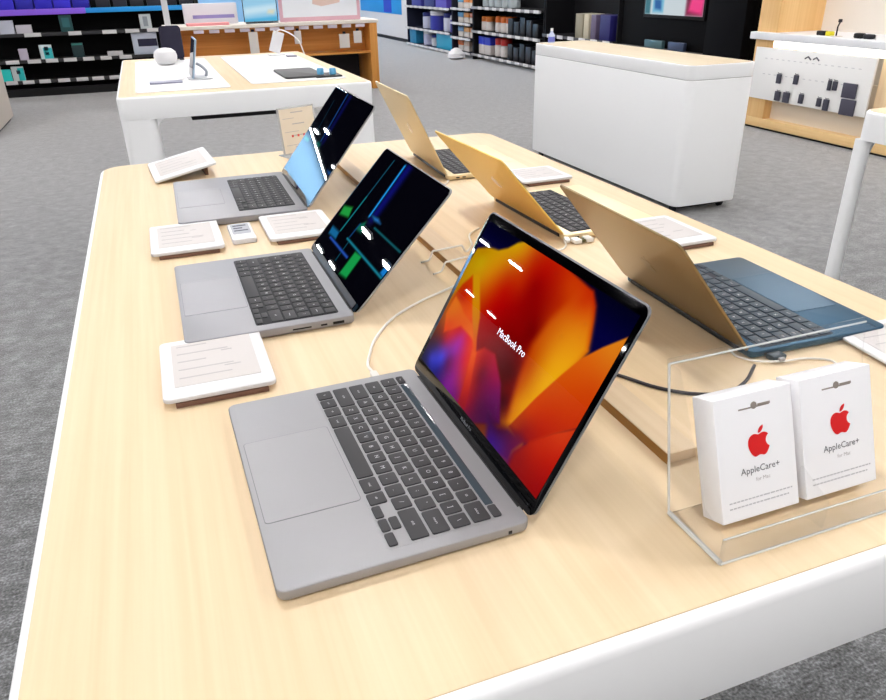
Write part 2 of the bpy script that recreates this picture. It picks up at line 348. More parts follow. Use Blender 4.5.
M_ACRE = clear_mat('acrylic_edge', (252, 253, 252), .1, .5)
M_FROST = clear_mat('frosted_acrylic', (238, 238, 236), .2, .35)
S_FLOWER = screen_mat('lit_screen_bright', 1.0, .16, .012)
S_BEAM = screen_mat('lit_screen_dark', 1.0, .8, .008)
S_SIGN = screen_mat('lit_panel', 1.0, .2, .2)

# ------------------------------------------------------------------ the setting
FX0, FX1, FY0, FY1, CZ = -13., 6.5, -14., 22.3, 3.7
struct('floor', MB().box(FX0, FX1, FY0, FY1, -.1, 0), M_CARPET)
struct('ceiling', MB().box(FX0, FX1, FY0, FY1, CZ, CZ+.1), mat('black_ceiling', (16, 16, 17), .95, spec=0.))
M_WALLB = mat('pale_blue_wall', (150, 204, 246), .8)
struct('wall_back', MB().box(FX0, FX1, FY1, FY1+.1, 0, CZ), M_WALLB)
M_WALLW = mat('wall_white', (222, 220, 214), .8)
struct('wall_left', MB().box(FX0-.1, FX0, FY0, FY1, 0, CZ), mat('wall_grey', (150, 150, 152), .8))
struct('wall_right', MB().box(FX1, FX1+.1, FY0, FY1, 0, CZ), M_WALLW)
struct('wall_front', MB().box(FX0, FX1, FY0-.1, FY0, 0, CZ), M_WALLW)

# ceiling lamps: long strips that run front to back, over the whole shop
M_LAMP = mat('lamp_diffuser', (255, 255, 255), .5, emit=(253, 250, 250), strength=LAMP)
lamp0 = None
spots = [(x, -12.4+2.8*j) for x in (-10.6, -7.9, -5.2, -2.5, .2, 2.9, 5.3) for j in range(3, 8) if not (x < -7 and j > 5)]
spots += [(x, 10.+2.8*j) for x in (.2, 2.9, 5.3) for j in range(5)]
spots += [(-6.92, 11.75), (-6.9, 13.2), (-3.62, 12.55), (-3.86, 11.3), (-11.65, 19.4), (-11.9, 18.1), (-5.8, 18.4), (-5.75, 16.9), (-4.1, 19.4), (-3.0, 18.8), (-3.3, 20.7)]
spots += [(-9.+.54*k, 21.7) for k in range(12)]
for x, y in spots:
    if lamp0 is None:
        lamp0 = thing('ceiling_lamp', 'white strip lamp on the black ceiling above the shop floor', 'ceiling lamp', (x, y, CZ), group='strip lamps on the ceiling')
        part('lamp_housing', MB().box(-.06, .06, -.25, .25, -.06, 0, .005), M_WHITE, lamp0)
        part('lamp_diffuser', MB().box(-.045, .045, -.235, .235, -.075, -.0605), M_LAMP, lamp0)
    else:
        r = lamp0.copy(); COL.objects.link(r); r.location = (x, y, CZ); r.rotation_euler = (0, 0, PI/2 if y == 21.7 else 0)
        for ch in list(lamp0.children):
            c = ch.copy(); COL.objects.link(c); c.parent = r

# ------------------------------------------------------------------ demo tables
def demo_table(label, x0, y0, w, l, slots=(), leg=(.15, .09), ridge=False, r=.06):
    t = thing('demo_table', label, 'table', (x0+w/2, y0+l/2, 0))
    part('table_frame', MB().slab(0, 0, w, l, TZ-.097, TZ-.0012, r, .010, 8, bb=.0006), M_WHITE, t, 'white rounded frame')
    part('table_top', MB().slab(0, 0, w-.019, l-.021, TZ-.004, TZ, r-.008, .0006, 8), M_WOOD, t, 'pale wood top')
    a, b = leg
    for sx in (-1, 1):
        for sy in (-1, 1):
            m = MB(); cx = sx*(w/2-a/2-.0008); cy = sy*(l/2-b/2-.0008)
            m.slab(cx, cy, a, b, 0, TZ-.0975, min(r, b*.45), .0, 6)
            # rounded inner corner where the leg meets the frame
            q = [(0, 0)]+[(.045*(1-math.sin(k*PI/12)), -.045*(1-math.cos(k*PI/12))) for k in range(7)]
            q = [(0, 0), (.045, 0)]+[(.045-.045*math.sin(k*PI/12), -.045+.045*math.cos(k*PI/12)) for k in range(1, 6)]+[(0, -.045)]
            Mx = frame((cx-sx*(a/2-.001), cy-b/2+.01, TZ-.0975), (-sx, 0, 0), (0, 0, 1), (0, sx, 0) if sx < 0 else (0, 1, 0))
            mm = [(cx-sx*(a/2-.001)-sx*px, pz+TZ-.0975) for px, pz in q]
            n = len(mm)
            m.loft([[(x, cy-b/2+.008, z) for x, z in mm], [(x, cy+b/2-.008, z) for x, z in mm]])
            part('leg', m, M_WHITE, t)
    return t

TW, TL = 1.117, 1.840
t1 = demo_table('long pale wood demo table in front, carrying six open laptops', -.006, -.011, TW+.006, TL+.02)
# cable channel cover along the middle of the top
cx, cy = -.006+(TW+.006)/2, -.011+(TL+.02)/2
m = MB(); m.box(.572-cx, .607-cx, .162-cy, 1.70-cy, TZ+.0004, TZ+.0120, .0010)
part('cable_channel_cover', m, wood('plinth_top', (226, 206, 176), (214, 190, 156), 'Y'), t1, 'raised wooden strip along the middle')
m = MB(); m.box(.5712-cx, .5719-cx, .162-cy, 1.70-cy, TZ+.0003, TZ+.0112)
part('cable_channel_edge', m, M_WOODEDGE, t1, 'dark brown side edge of the raised strip')

t2 = demo_table('pale wood demo table with white frame, farther back behind the laptops', .004, 3.25, 1.138, 1.88, r=.035)
m = MB(); m.box(-.27, .2, -.85, -.45, TZ-.128, TZ-.0985, .004)
part('cable_tray', m, M_BLACK, t2, 'black tray below the frame')
t3 = demo_table('white framed demo table cut off by the right edge', 2.41, -.25, 1.11, 1.885, leg=(.044, .056))

# ------------------------------------------------------------------ laptops
ROWS = [
    [('esc', 1.6)]+[('F%d' % k, .99) for k in range(1, 13)]+[('', 1.02)],
    [('~', 1), ('1', 1), ('2', 1), ('3', 1), ('4', 1), ('5', 1), ('6', 1), ('7', 1), ('8', 1), ('9', 1), ('0', 1), ('-', 1), ('=', 1), ('delete', 1.5)],
    [('tab', 1.5)]+[(c, 1) for c in 'QWERTYUIOP[]']+[('\\', 1)],
    [('caps', 1.75)]+[(c, 1) for c in 'ASDFGHJKL;\'']+[('return', 1.75)],
    [('shift', 2.25)]+[(c, 1) for c in 'ZXCVBNM,./']+[('shift', 2.25)],
    [('fn', 1), ('ctrl', 1), ('alt', 1), ('cmd', 1.25), ('', 5), ('cmd', 1.25), ('alt', 1)],
]
KEYMESH = {}
def key_mesh(kw, kd, legend, style, mats):
    k = (round(kw, 4), round(kd, 4), legend, style)
    if k not in KEYMESH:
        m = MB().slab(0, 0, kd, kw, 0, .0013, .0016, .0004, 3, bb=0)
        Mx = frame((0, 0, .00136), (0, -1, 0), (1, 0, 0), (0, 0, 1))
        if legend: text_mesh(m, legend, .0062 if len(legend) == 1 else .0034, Mx, 1)
        KEYMESH[k] = m.mesh('key', mats)
    return KEYMESH[k]

def laptop(name, label, x, y, rot, lid, lh, w, d, t, body, back, kstyle, pict=None, bezel=(.02, .98, .07, .955), ports=(), group=None, emb=None, touchbar=False, reflbar=False):
    c, s = math.cos(rot), math.sin(rot)
    o = thing(name, label, 'laptop', (x-c*d/2, y-s*d/2, TZ+.0004), rot, group)
    kmat, wmat = {'grey': (M_KEY, None), 'well': (M_KEY, M_WELL), 'blue': (M_KEYB, M_WELLB)}[kstyle]
    # the lower half, with its ports on the side nearest the camera and the trackpad
    part('base', MB().slab(0, 0, d, w, .0012, t, .0085, .0012, 6, bb=.004), body, o)
    for sx in (-1, 1):
        for sy in (-1, 1):
            part('rubber_foot', MB().lathe([(.006, 0), (.007, .002)], (sx*(d/2-.025), sy*(w/2-.03), 0), 12), M_BLACK, o)
    for (side, px, pw, ph) in ports:
        yy = side*(w/2-.0004)
        part('port', MB().box(d/2-px-pw, d/2-px, yy-.0007, yy+.0007, t*.5-ph/2, t*.5+ph/2, .0004), M_BLACK, o)
    pitch = .0190; kw = 14.5*pitch; back_m = .0190 if touchbar else .0205
    x0 = d/2-back_m
    rowh = [.0100 if touchbar else .0170]+[pitch]*5
    kdep = sum(rowh)
    kb = MB()
    if wmat: kb.slab(x0-kdep/2, 0, kdep+.003, kw+.003, t, t+.0003, .004, .0001, 4, bb=0)
    else: kb.slab(x0-kdep/2, 0, kdep+.002, kw+.002, t, t+.00012, .003, .0, 4)
    k0 = part('keyboard', kb, wmat or body, o)
    zk = t+.0003; gap = .0029
    xx = x0
    for ri, row in enumerate(ROWS):
        h = rowh[ri]; yy = kw/2
        if ri == 0 and touchbar:
            link('key', key_mesh(1.0*pitch-gap, h-.0022, 'esc', kstyle, [kmat, M_LEG]), k0, (xx-h/2, kw/2-.5*pitch, zk))
            link('key', key_mesh(1.0*pitch-gap, h-.0022, '', kstyle, [kmat, M_LEG]), k0, (xx-h/2, -kw/2+.5*pitch, zk))
            part('touch_bar', MB().slab(xx-h/2, 0, h-.0022, 12.4*pitch, t+.0001, t+.0008, .001, .0002, 3, bb=0), M_TBAR, o, 'dark glossy touch strip')
        else:
            for lg, u in row:
                kk = u*pitch
                link('key', key_mesh(kk-gap, h-gap, lg, kstyle, [kmat, M_LEG]), k0, (xx-h/2, yy-kk/2, zk)); yy -= kk
            if ri == 5:
                hh = h/2
                for (dx, n) in ((0, 0), (hh/2, 1), (-hh/2, 1), (0, 2)):
                    ddx = dx if n == 1 else -hh/2
                    link('key', key_mesh(pitch-gap, hh-gap*.55, '', kstyle, [kmat, M_LEG]), k0, (xx-h/2+ddx, -kw/2+pitch*(2.5-n), zk))
        xx -= h
    # trackpad
    pw, pd = .134, min(.094, (xx+d/2)-.008)
    pxc = -d/2+.005+pd/2
    tp = part('trackpad', MB().slab(pxc, 0, pd, pw, t, t+.0002, .004, 0, 4), M_GROOVE if body in (M_GREY, M_SILV) else body, o)
    part('touch_surface', MB().slab(pxc, 0, pd-.0012, pw-.0012, t, t+.00035, .0036, 0, 4), M_PAD if body is M_SILV else body, tp)
    # lid
    L = Vector((math.cos(lid), 0, math.sin(lid))); N = Vector((-math.sin(lid), 0, math.cos(lid)))
    MM = frame((d/2, 0, t), L, (0, 1, 0), N)
    ld = part('lid', MB().slab(lh/2+.001, 0, lh-.002, w, -.0030, 0, .0090, .0006, 6, M=MM, bb=.0014), back, o)
    part('display', MB().slab(lh/2-.0005, 0, lh-.0025, w-.0014, 0, .0004, .009, .0001, 6, M=MM, bb=0), M_GLASSB, ld, 'black glass with dark border')
    Ms = MM @ frame((0, 0, .0006), (0, -1, 0), (1, 0, 0), (0, 0, 1))
    if pict:
        fn, sm, nu, nv = pict
        link('screen_picture', screen_mesh('screen_picture', Ms, w, lh, *bezel, nu, nv, fn, sm), ld)
    hz = MB().tube([(d/2-.0012, -w*.43, t-.0042), (d/2-.0012, w*.43, t-.0042)], .0046, 12)
    part('hinge', hz, M_HINGE, o)
    if reflbar:
        part('bezel_reflection', MB().box(.001, .0115, -w*.44, w*.44, .0006, .0014, .0004, M=MM), M_REFLGREY, ld, 'dark grey reflection painted as a strip below the screen')  # grey slab paints the reflection seen in the black bottom bezel
    if emb:
        part('emblem', emblem(MB(), .034, MM @ frame((lh*.5, 0, -.0031), (0, 1, 0), (1, 0, 0), (0, 0, -1))), emb, ld, 'glossy bitten fruit emblem')
    return o, ld, MM, w, lh, Ms

G = 'open laptops on the demo table'
o, ld, MM, w_, lh_, Ms = laptop('laptop', 'open grey laptop with orange flower wallpaper, nearest of the laptops', .4000, .275, .0185, 1.0585, .2087, .3041, .2190, .0125,
    M_SILV, mat('lid_grey', (124, 124, 128), .42, .5), 'grey', (picture_flower, S_FLOWER, 260, 160), (.025, .975, .083, .948), ports=[(-1, .018, .0036, .0036)], group=G, touchbar=True)
m = MB(); text_mesh(m, 'MacBook Pro', .012, Ms @ Matrix.Translation((.004, .515*lh_, .0005)), width=.0585)
part('screen_lettering', m, mat('lettering_glow', (225, 230, 245), .5, emit=(225, 232, 250), strength=.9), ld, 'pale lettering in the middle of the screen')
m = MB(); text_mesh(m, 'MacBook Pro', .006, Ms @ Matrix.Translation((0, .045*lh_, .0002)), width=.026)
part('bezel_lettering', m, mat('lettering_dim', (120, 122, 128), .5), ld, 'small grey lettering below the screen')

laptop('laptop', 'open grey laptop with dark wallpaper of green and blue beams, second from the front', .3715, .7610, -.0007, .822, .2184, .3126, .2285, .0140,
    M_GREY, M_GREY, 'well', (picture_beams(BEAMS), S_BEAM, 220, 150), (.012, .988, .055, .98), ports=[(-1, .016, .016, .0042), (-1, .040, .009, .0026), (-1, .062, .026, .0022)], group=G, reflbar=True)
laptop('laptop', 'large open grey laptop with dark blue striped wallpaper at the far left of the table', .4190, 1.3400, -.014, .8902, .2458, .3557, .2545, .0150,
    M_GREY, M_GREY, 'well', (picture_beams(BEAMSB), S_BEAM, 200, 140), (.012, .988, .05, .98), ports=[(-1, .018, .017, .0045), (-1, .045, .009, .0028), (-1, .068, .026, .0024)], group=G)
laptop('laptop', 'dark blue laptop seen from behind its lid with painted brown wood reflection, right side of the table', .801, .4500, 3.112, .897, .2000, .2900, .2157, .0113,
    M_MIDN, M_MIDB, 'blue', group=G, ports=[(1, .020, .009, .003)], emb=mat('emblem_dark', (146, 126, 92), .28, .9))
laptop('laptop', 'gold laptop seen from behind, between the pale gold and dark blue laptops', .8081, .9521, 3.1659, .8516, .1980, .3041, .2124, .0120,
    M_PALEG, M_GOLD, 'well', group=G, ports=[(1, .020, .009, .003)], emb=mat('emblem_gold', (250, 236, 214), .1, .9))
laptop('laptop', 'pale gold laptop with upright lid at the far right end of the table', .7855, 1.4599, 3.1036, 1.1195, .2079, .3041, .2124, .0120,
    M_PALEG, M_PALEG, 'well', group=G, ports=[(1, .020, .009, .003), (1, .036, .009, .003)], emb=mat('emblem_pale', (240, 226, 204), .1, .9))

# ------------------------------------------------------------------ small things on the front table
def info_card(label, x, y, w, l, rz=0., roll=0., z=.0065, rows=5, cat='price card', name='price_card', thick=.006, foot=True):
    o = thing(name, label, cat, (x, y, TZ+.0004), rz, 'white price cards on the front table')
    R = Matrix.Translation((-w/2, 0, 0)) @ Matrix.Rotation(-roll, 4, 'Y') @ Matrix.Translation((w/2, 0, z))
    part('card_frame', MB().slab(0, 0, w, l, 0, thick, .008, .0015, 5, M=R), M_PAPER, o)
    ins = MB().slab(0, .006, w*.78, l*.74, thick, thick+.0004, .001, 0, 2, M=R); rnd = random.Random(int(x*1000+y*777))
    for k in range(rows):
        yy = .006+l*.32-k*l*.14
        ins.box(-w*.34, -w*.34+w*rnd.uniform(.25, .6), yy-.0011, yy+.0011, thick+.0004, thick+.0006, mi=1, M=R)
        if k % 2: ins.box(w*.08, w*(.08+rnd.uniform(.08, .2)), yy-.001-.006, yy+.001-.006, thick+.0004, thick+.0006, mi=1, M=R)
    part('paper_insert', ins, [M_PRINT, M_PALEINK], o, 'printed paper insert')
    if foot:
        part('card_foot_shade', MB().box(-w*.40, w*.42, -l*.5-.0012, l*.40, 0, z-.0005, .001), M_FOOT, o, 'brown base under the card, jutting out as painted shade')  # juts past the near edge so its brown paints the underside shadow
    if roll:
        h = math.sin(roll)*w
        m = MB(); m.prism([(w/2-.03, -l*.3), (w/2-.022, -l*.3), (w/2-.022, l*.3), (w/2-.03, l*.3)], 0, h*.72+z*.5)
        part('stand', m, M_FOOT, o)
    return o

info_card('white price card lying between the front laptop and the second laptop', .175, .540, .128, .158)
info_card('white price card lying by the front left corner of the third laptop', .171, 1.086, .126, .172)
info_card('white price card lying beside the hinge of the second laptop, half behind its screen', .378, 1.078, .128, .160)
info_card('white slanted price card at the far left corner of the table', (.197), 1.688, .152, .215, .07, .20, .002, foot=False)
info_card('white price card lying between the two gold laptops', .980, 1.241, .128, .124)
info_card('white price card lying between the gold and dark blue laptops', .990, .756, .120, .155)
info_card('white price card at the front right edge beside the dark blue laptop', 1.006, .252, .140, .140, -.10, .02, .003, rows=4, thick=.004)

# small electronic tag with a grey display
o = thing('price_tag', 'small white electronic tag with grey display between two white cards', 'price tag', (.272, 1.083, TZ+.0004))
part('tag_case', MB().slab(0, 0, .044, .105, 0, .010, .005, .002, 4), M_PAPER, o)
part('tag_display', MB().slab(0, .012, .034, .062, .0100, .0104, .002, 0, 3), mat('eink_grey', (168, 170, 178), .5), o, 'grey display')
ink = MB()
for k, (a, b) in enumerate(((-.013, .012), (-.013, .004), (-.013, .013))): ink.box(a, b, .030-.016*k, .036-.016*k, .0104, .0106)
part('display_digits', ink, mat('eink_ink', (70, 74, 90), .6), o)

# upright acrylic notice at the end of the table
o = thing('notice_stand', 'upright clear notice stand with beige sheet and red dots on the front table', 'notice', (.520, 1.765, TZ+.0004), .36)
R = Matrix.Rotation(-.12, 4, 'X')
part('acrylic_panel', MB().box(-.058, .058, -.0012, .0012, .001, .128, .0005, M=R), M_FROST, o)
part('acrylic_foot', MB().box(-.058, .058, -.03, .03, 0, .002, .0005), M_FROST, o)
part('beige_sheet', MB().box(-.053, .053, -.0019, -.0015, .008, .124, M=R), mat('beige_sheet', (232, 222, 204), .7), o)
ink = MB()
for k in range(4): ink.box(-.018+.0*k, .020, -.0022, -.0019, .112-.030*k, .1145-.030*k, M=R)
for k in range(3): ink.box(-.045, -.01+.01*k, -.0022, -.0019, .098-.035*k, .0992-.035*k, M=R)
part('grey_print', ink, M_PALEINK, o)
rd = MB()
for k in range(4): rd.box(-.025+.018*k, -.019+.018*k, -.0024, -.0019, .049, .055, M=R)
part('red_dots', rd, mat('dot_red', (214, 70, 60), .6), o)

# ------------------------------------------------------------------ acrylic holder with two boxes
th = .346; up = (0, math.sin(th), math.cos(th)); nn = (0, -math.cos(th), math.sin(th))
BW, BH, BD, BY, BZ = .0815, .1087, .0264, .0555, TZ+.0135
def care_box(label, x0):
    o = thing('warranty_box', label, 'box', (x0+BW/2, BY, BZ), 0, 'white boxes in the acrylic holder')
    Mx = frame((0, 0, 0), (1, 0, 0), up, nn)
    part('carton', MB().box(-BW/2, BW/2, 0, BH, -BD, 0, .0008, M=Mx), mat('carton_white', (252, 252, 254), .45), o)
    part('emblem', emblem(MB(), .0265, Mx @ Matrix.Translation((.002, .0655, .0003))), M_RED, o, 'red bitten fruit emblem')
    m = MB(); text_mesh(m, 'AppleCare+', .010, Mx @ Matrix.Translation((.002, .0415, .0004)), width=.041)
    part('title_lettering', m, mat('title_ink', (92, 92, 98), .6), o)
    m = MB(); text_mesh(m, 'for Mac', .006, Mx @ Matrix.Translation((.004, .0325, .0004)), width=.015)
    part('subtitle_lettering', m, M_PALEINK, o)
    m = MB()
    for k, (a, b) in enumerate(((-.033, .034), (-.033, .030))):
        x = a
        while x < b:
            w = .003+.0035*((k*3+int(x*3000)) % 3)/2; m.box(x, min(x+w, b), .0165-.005*k, .0176-.005*k, .0002, .0004, M=Mx); x += w+.001
    part('small_print', m, mat('small_ink', (198, 198, 202), .6), o)
    m = MB(); m.box(-.016, .016, .0952, .0964, .0001, .0004, M=Mx); m.lathe([(.0032, 0), (.0032, .0003)], (0, .0972, .0001), 14, M=Mx)
    m.box(.004, .017, .0958, .0978, .0001, .0004, M=Mx)
    part('hang_slot', m, mat('slot_grey', (150, 140, 132), .6), o)
    return o
care_box('white box with red fruit emblem, the left one in the clear holder', .5500)
care_box('white box with red fruit emblem, the right one in the clear holder', .6400)
o = thing('acrylic_holder', 'clear acrylic two-pocket holder with white boxes at the front edge of the table', 'display holder', (.636, .07, TZ+.0004))
X0, X1 = -.109, .108
part('base_plate', MB().box(X0, X1, -.041, .0275, 0, .0025, .0006), M_ACR, o)
part('front_lip', MB().box(X0, X1, -.041, -.0385, .0026, .026, .0006), M_ACR, o)
tb = .185; ub = (0, math.sin(tb), math.cos(tb)); B0 = Vector((0, .0285, .004))
Mb = frame(B0, (1, 0, 0), ub, (0, -math.cos(tb), math.sin(tb)))
part('back_panel', MB().box(X0, X1, -.0035, .142, -.0025, 0, .0006, M=Mb), M_ACR, o)
bt = B0+Vector(ub)*.138; bb = B0+Vector(ub)*.0
for xs in (X0+.0001, X1-.0026):
    m = MB(); poly = [(-.041, .0026), (-.041, .026), (-.012, .036), (bt.y-.012, bt.z), (bt.y, bt.z), (bb.y, .004)]
    m.loft([[(xs, a, b) for a, b in poly], [(xs+.0024, a, b) for a, b in poly]])
    part('side_panel', m, M_ACR, o)
m = MB(); m.loft([[(.0-.0012, a, b) for a, b in ((-.0384, .0026), (-.0384, .03), (-.004, .045), (.0, .0026))], [(.0012, a, b) for a, b in ((-.0384, .0026), (-.0384, .03), (-.004, .045), (.0, .0026))]])
part('pocket_divider', m, M_ACR, o)
m = MB()
m.tube([(X0, -.041, .0028), (X0, .0275, .0028)], .0024, 6); m.tube([(X0, -.041, .001), (X1, -.041, .001)], .0011, 6)
m.tube([(X0, -.040, .026), (X1, -.040, .026)], .0008, 6); m.tube([(X0, .0275, .001), (X0, bt.y, bt.z)], .0012, 6)
m.tube([(X0, bt.y, bt.z), (X1, bt.y, bt.z)], .0009, 6)
part('bright_edges', m, M_ACRE, o, 'whitish cut edges')

# ------------------------------------------------------------------ cables on the front table
def cable(label, pts, r, m, plug=None, name='cable'):
    mb = MB(); mb.tube([(x, y, TZ+z) for x, y, z in pts], r, 8, smooth=6)
    o = solo(name, mb, m, label, 'cable')
    if plug:
        (x, y, z), (dx, dy) = plug
        d = Vector((dx, dy, 0)).normalized()
        part('plug', MB().slab(0, 0, .020, .009, -.003, .003, .003, .001, 4, M=frame((x, y, TZ+z), d, (-d.y, d.x, 0), (0, 0, 1))), M_CABLE, o)
    return o
cable('white charging cable curving from the front laptop to the wooden strip', [(.352, .449, .0060), (.352, .470, .0050), (.362, .500, .0022), (.383, .545, .0022), (.425, .600, .0022), (.478, .640, .0022), (.530, .668, .0022), (.566, .688, .0022)], .0019, M_CABLE, ((.352, .437, .0062), (0, 1)))
cable('white cable looping over the wooden strip behind the second laptop', [(.536, .799, .0026), (.552, .805, .003), (.560, .807, .0160), (.568, .808, .0162), (.590, .812, .0162), (.612, .815, .0162), (.618, .816, .0150), (.626, .818, .003), (.650, .850, .0022), (.668, .905, .0022), (.70, .935, .0022)], .0018, M_CABLE)
cable('thin white cable lying across the wooden strip beside the front laptop', [(.536, .739, .0026), (.552, .745, .003), (.560, .747, .0158), (.568, .749, .0164), (.590, .756, .0162), (.612, .760, .0164), (.618, .761, .0152), (.626, .762, .003), (.660, .780, .0022), (.69, .80, .0022)], .0016, M_CABLE)
cable('black cable running from the wooden strip towards the clear holder', [(.612, .352, .0025), (.628, .328, .0025), (.650, .290, .0025), (.680, .262, .0025), (.715, .250, .0025), (.752, .262, .0025), (.79, .29, .0025)], .0021, M_CABLEB)
cable('white lead beside the rear edge of the dark blue laptop', [(.792, .338, .002), (.788, .318, .002), (.800, .296, .0035), (.830, .284, .0035), (.860, .282, .002), (.885, .266, .002), (.880, .246, .002)], .0014, M_CABLE)
cable('white lead curling from the gold laptop across the table', [(.806, .792, .005), (.800, .776, .003), (.780, .762, .002), (.740, .770, .002), (.690, .800, .002), (.650, .830, .002)], .0016, M_CABLE, ((.812, .795, .0065), (-.3, -1)))
cable('pale lead running from the pale gold laptop to the wooden strip', [(.775, 1.295, .005), (.765, 1.280, .003), (.740, 1.262, .002), (.690, 1.235, .002), (.640, 1.22, .002), (.612, 1.215, .002)], .0016, M_CABLE)
o = thing('security_connector', 'small dark connector plugged into the near side of the dark blue laptop', 'connector', (.827, .296, TZ+.0004))
part('connector_body', MB().box(-.010, .010, -.008, .0055, .002, .0085, .001), mat('connector_teal', (46, 62, 70), .4, .3), o)
part('connector_tip', MB().box(-.004, .004, -.013, -.0082, .003, .0075, .0008), M_SILV, o)
o = thing('security_connector', 'small whitish connectors plugged into the near side of the gold laptop', 'connector', (.838, .792, TZ+.0004))
for dx in (-.012, .012):
    part('connector_body', MB().box(dx-.007, dx+.007, -.016, .004, .002, .009, .001), M_CABLE, o)
part('connector_tip', MB().box(-.005, .005, -.013, -.001, .003, .007, .0008), mat('connector_olive', (90, 84, 40), .5), o)

# ------------------------------------------------------------------ things on the second table
for (lab, x0, x1, y0, y1) in (('white display mat on the left half of the rear table', .085, .50, 3.36, 4.92), ('white display mat on the right half of the rear table', .60, 1.06, 3.42, 4.95)):
    solo('display_mat', MB().slab((x0+x1)/2, (y0+y1)/2, x1-x0, y1-y0, TZ+.0004, TZ+.004, .03, .001, 4), mat('mat_white', (238, 238, 238), .5), lab, 'display mat', 'white mats on the rear table')
TM = TZ+.0045
solo('round_speaker', MB().lathe([(.030, 0), (.052, .008), (.064, .03), (.066, .05), (.060, .072), (.040, .088), (.012, .093)], (.262, 4.60, TM), 28), M_PAPER, 'white round smart speaker on the rear table', 'speaker')
o = thing('display_stand', 'dark navy rounded panel standing at the far edge of the rear table', 'display panel', (.318, 4.90, TM), 0)
part('panel_body', MB().slab(0, 0, .128, .192, -.012, .012, .022, .004, 5, M=Matrix.Translation((0, 0, .100)) @ Matrix.Rotation(PI/2-.05, 4, 'X')), mat('navy_fabric', (30, 28, 48), .9), o)
for dx in (-.01, .045): part('panel_foot', MB().box(dx-.014, dx+.014, -.03, .03, 0, .006, .002), M_DARK, o)
o = thing('tablet_stand', 'thin tablet seen edge-on, standing on a white base on the rear table', 'tablet', (.372, 3.79, TM), 0)
Rt = Matrix.Translation((-.02, 0, .006)) @ Matrix.Rotation(.22, 4, 'Y')
part('tablet_body', MB().slab(0, 0, .010, .24, .004, .185, .004, .003, 3, M=Rt), mat('tablet_blue_grey', (150, 172, 190), .3, .5), o)
part('tablet_glass', MB().box(-.0060, -.0050, -.115, .115, .010, .180, M=Rt), M_GLASSB, o)
part('stand_base', MB().slab(.02, 0, .12, .16, 0, .006, .03, .002, 5), M_PAPER, o)
m = MB(); m.tube([(.05, 0, .006), (.055, 0, .03), (.035, 0, .055), (.012, 0, .07)], .007, 8, smooth=4)
part('stand_arm', m, mat('stand_grey', (170, 176, 184), .4, .4), o)
solo('label_strip', MB().box(.150, .300, 3.625, 3.70, TM, TM+.008, .002), mat('strip_grey', (150, 152, 172), .5), 'narrow grey label strip in front of the tablet on the rear table', 'label')
solo('slate_pad', MB().slab(.875, 3.70, .20, .40, TM, TM+.009, .02, .002, 4, M=None), mat('slate', (66, 66, 66), .5), 'dark grey flat pad on the right half of the rear table', 'pad')
solo('slate_pad', MB().slab(.985, 3.55, .13, .16, TM, TM+.007, .008, .002, 3), mat('slate_black', (22, 22, 24), .5), 'small black tray beside the dark grey pad, under two blue caps', 'tray')
for i, (x, y, lab) in enumerate(((.955, 3.545, 'light blue cap on the black tray, the left of two'), (1.012, 3.520, 'light blue cap on the black tray, the right of two'))):
    solo('blue_container', MB().lathe([(.015, 0), (.017, .003), (.017, .024), (.014, .030)], (x, y, TM+.0075), 18), mat('cap_blue', (96, 172, 214), .4), lab, 'cap', 'light blue caps on the tray')
o = thing('tablet_stand', 'small white angled stand with a cable at the far edge of the rear table', 'stand', (.93, 4.86, TM), 0)
part('stand_plate', MB().box(-.035, .035, -.006, .006, .018, .145, .002, M=Matrix.Rotation(.35, 4, 'Y')), M_PAPER, o)
part('stand_base', MB().slab(.02, 0, .11, .10, 0, .005, .02, .001, 4), M_PAPER, o)
m = MB(); m.tube([(.02, 0, .13), (.06, -.05, .15), (.14, -.12, .10), (.17, -.16, .01)], .004, 6, smooth=5)
part('stand_cable', m, M_CABLE, o)
solo('label_strip', MB().box(.985, 1.045, 4.66, 4.72, TM, TM+.008, .002), mat('strip_grey2', (130, 128, 140), .5), 'little grey label at the right side of the rear table', 'label')

# ------------------------------------------------------------------ white cabinet
o = thing('storage_cabinet', 'white cabinet on casters with wooden top behind the demo table', 'cabinet', (3.225, 4.26, 0))
CW, CL, CZ0, CZ1 = .465, 1.94, .055, .862
part('cabinet_body', MB().slab(0, 0, CW, CL, CZ0, CZ1-.082, .055, .003, 8), M_WHITE, o)
part('cabinet_rim', MB().slab(0, 0, CW, CL, CZ1-.078, CZ1-.001, .055, .004, 8), M_WHITE, o)
part('cabinet_neck', MB().slab(0, 0, CW-.006, CL-.006, CZ1-.0825, CZ1-.0775, .052, 0, 8), mat('gap_grey', (190, 190, 190), .6), o)
part('wooden_top', MB().slab(0, 0, CW-.03, CL-.03, CZ1-.002, CZ1+.001, .045, .0005, 8), wood('cabinet_top', (222, 206, 180), (210, 192, 162), 'Y'), o, 'pale wood inlay on top')
for sx in (-1, 1):
    for sy in (-1, 1):
        w = part('caster', MB().lathe([(.010, -.012), (.026, -.010), (.026, .010), (.010, .012)], (0, 0, 0), 18, M=frame((sx*.175, sy*.88, .0262), (0, 1, 0), (0, 0, 1), (1, 0, 0))), M_DARK, o)
        part('caster_fork', MB().box(sx*.175-.018, sx*.175+.018, sy*.88-.012, sy*.88+.012, .042, .054, .002), mat('steel', (150, 152, 156), .35, .9), w)
part('underside_skirt', MB().slab(0, 0, CW-.1, CL-.1, .030, .0548, .03, 0, 4), M_BLACK, o)
o = thing('spray_bottle', 'small clear bottle with blue label on the far end of the white cabinet', 'bottle', (3.09, 5.12, CZ1+.0016))
part('bottle_body', MB().lathe([(.022, 0), (.026, .004), (.026, .055), (.012, .075), (.010, .085)], (0, 0, 0), 18), mat('bottle_pale', (190, 200, 226), .2), o)
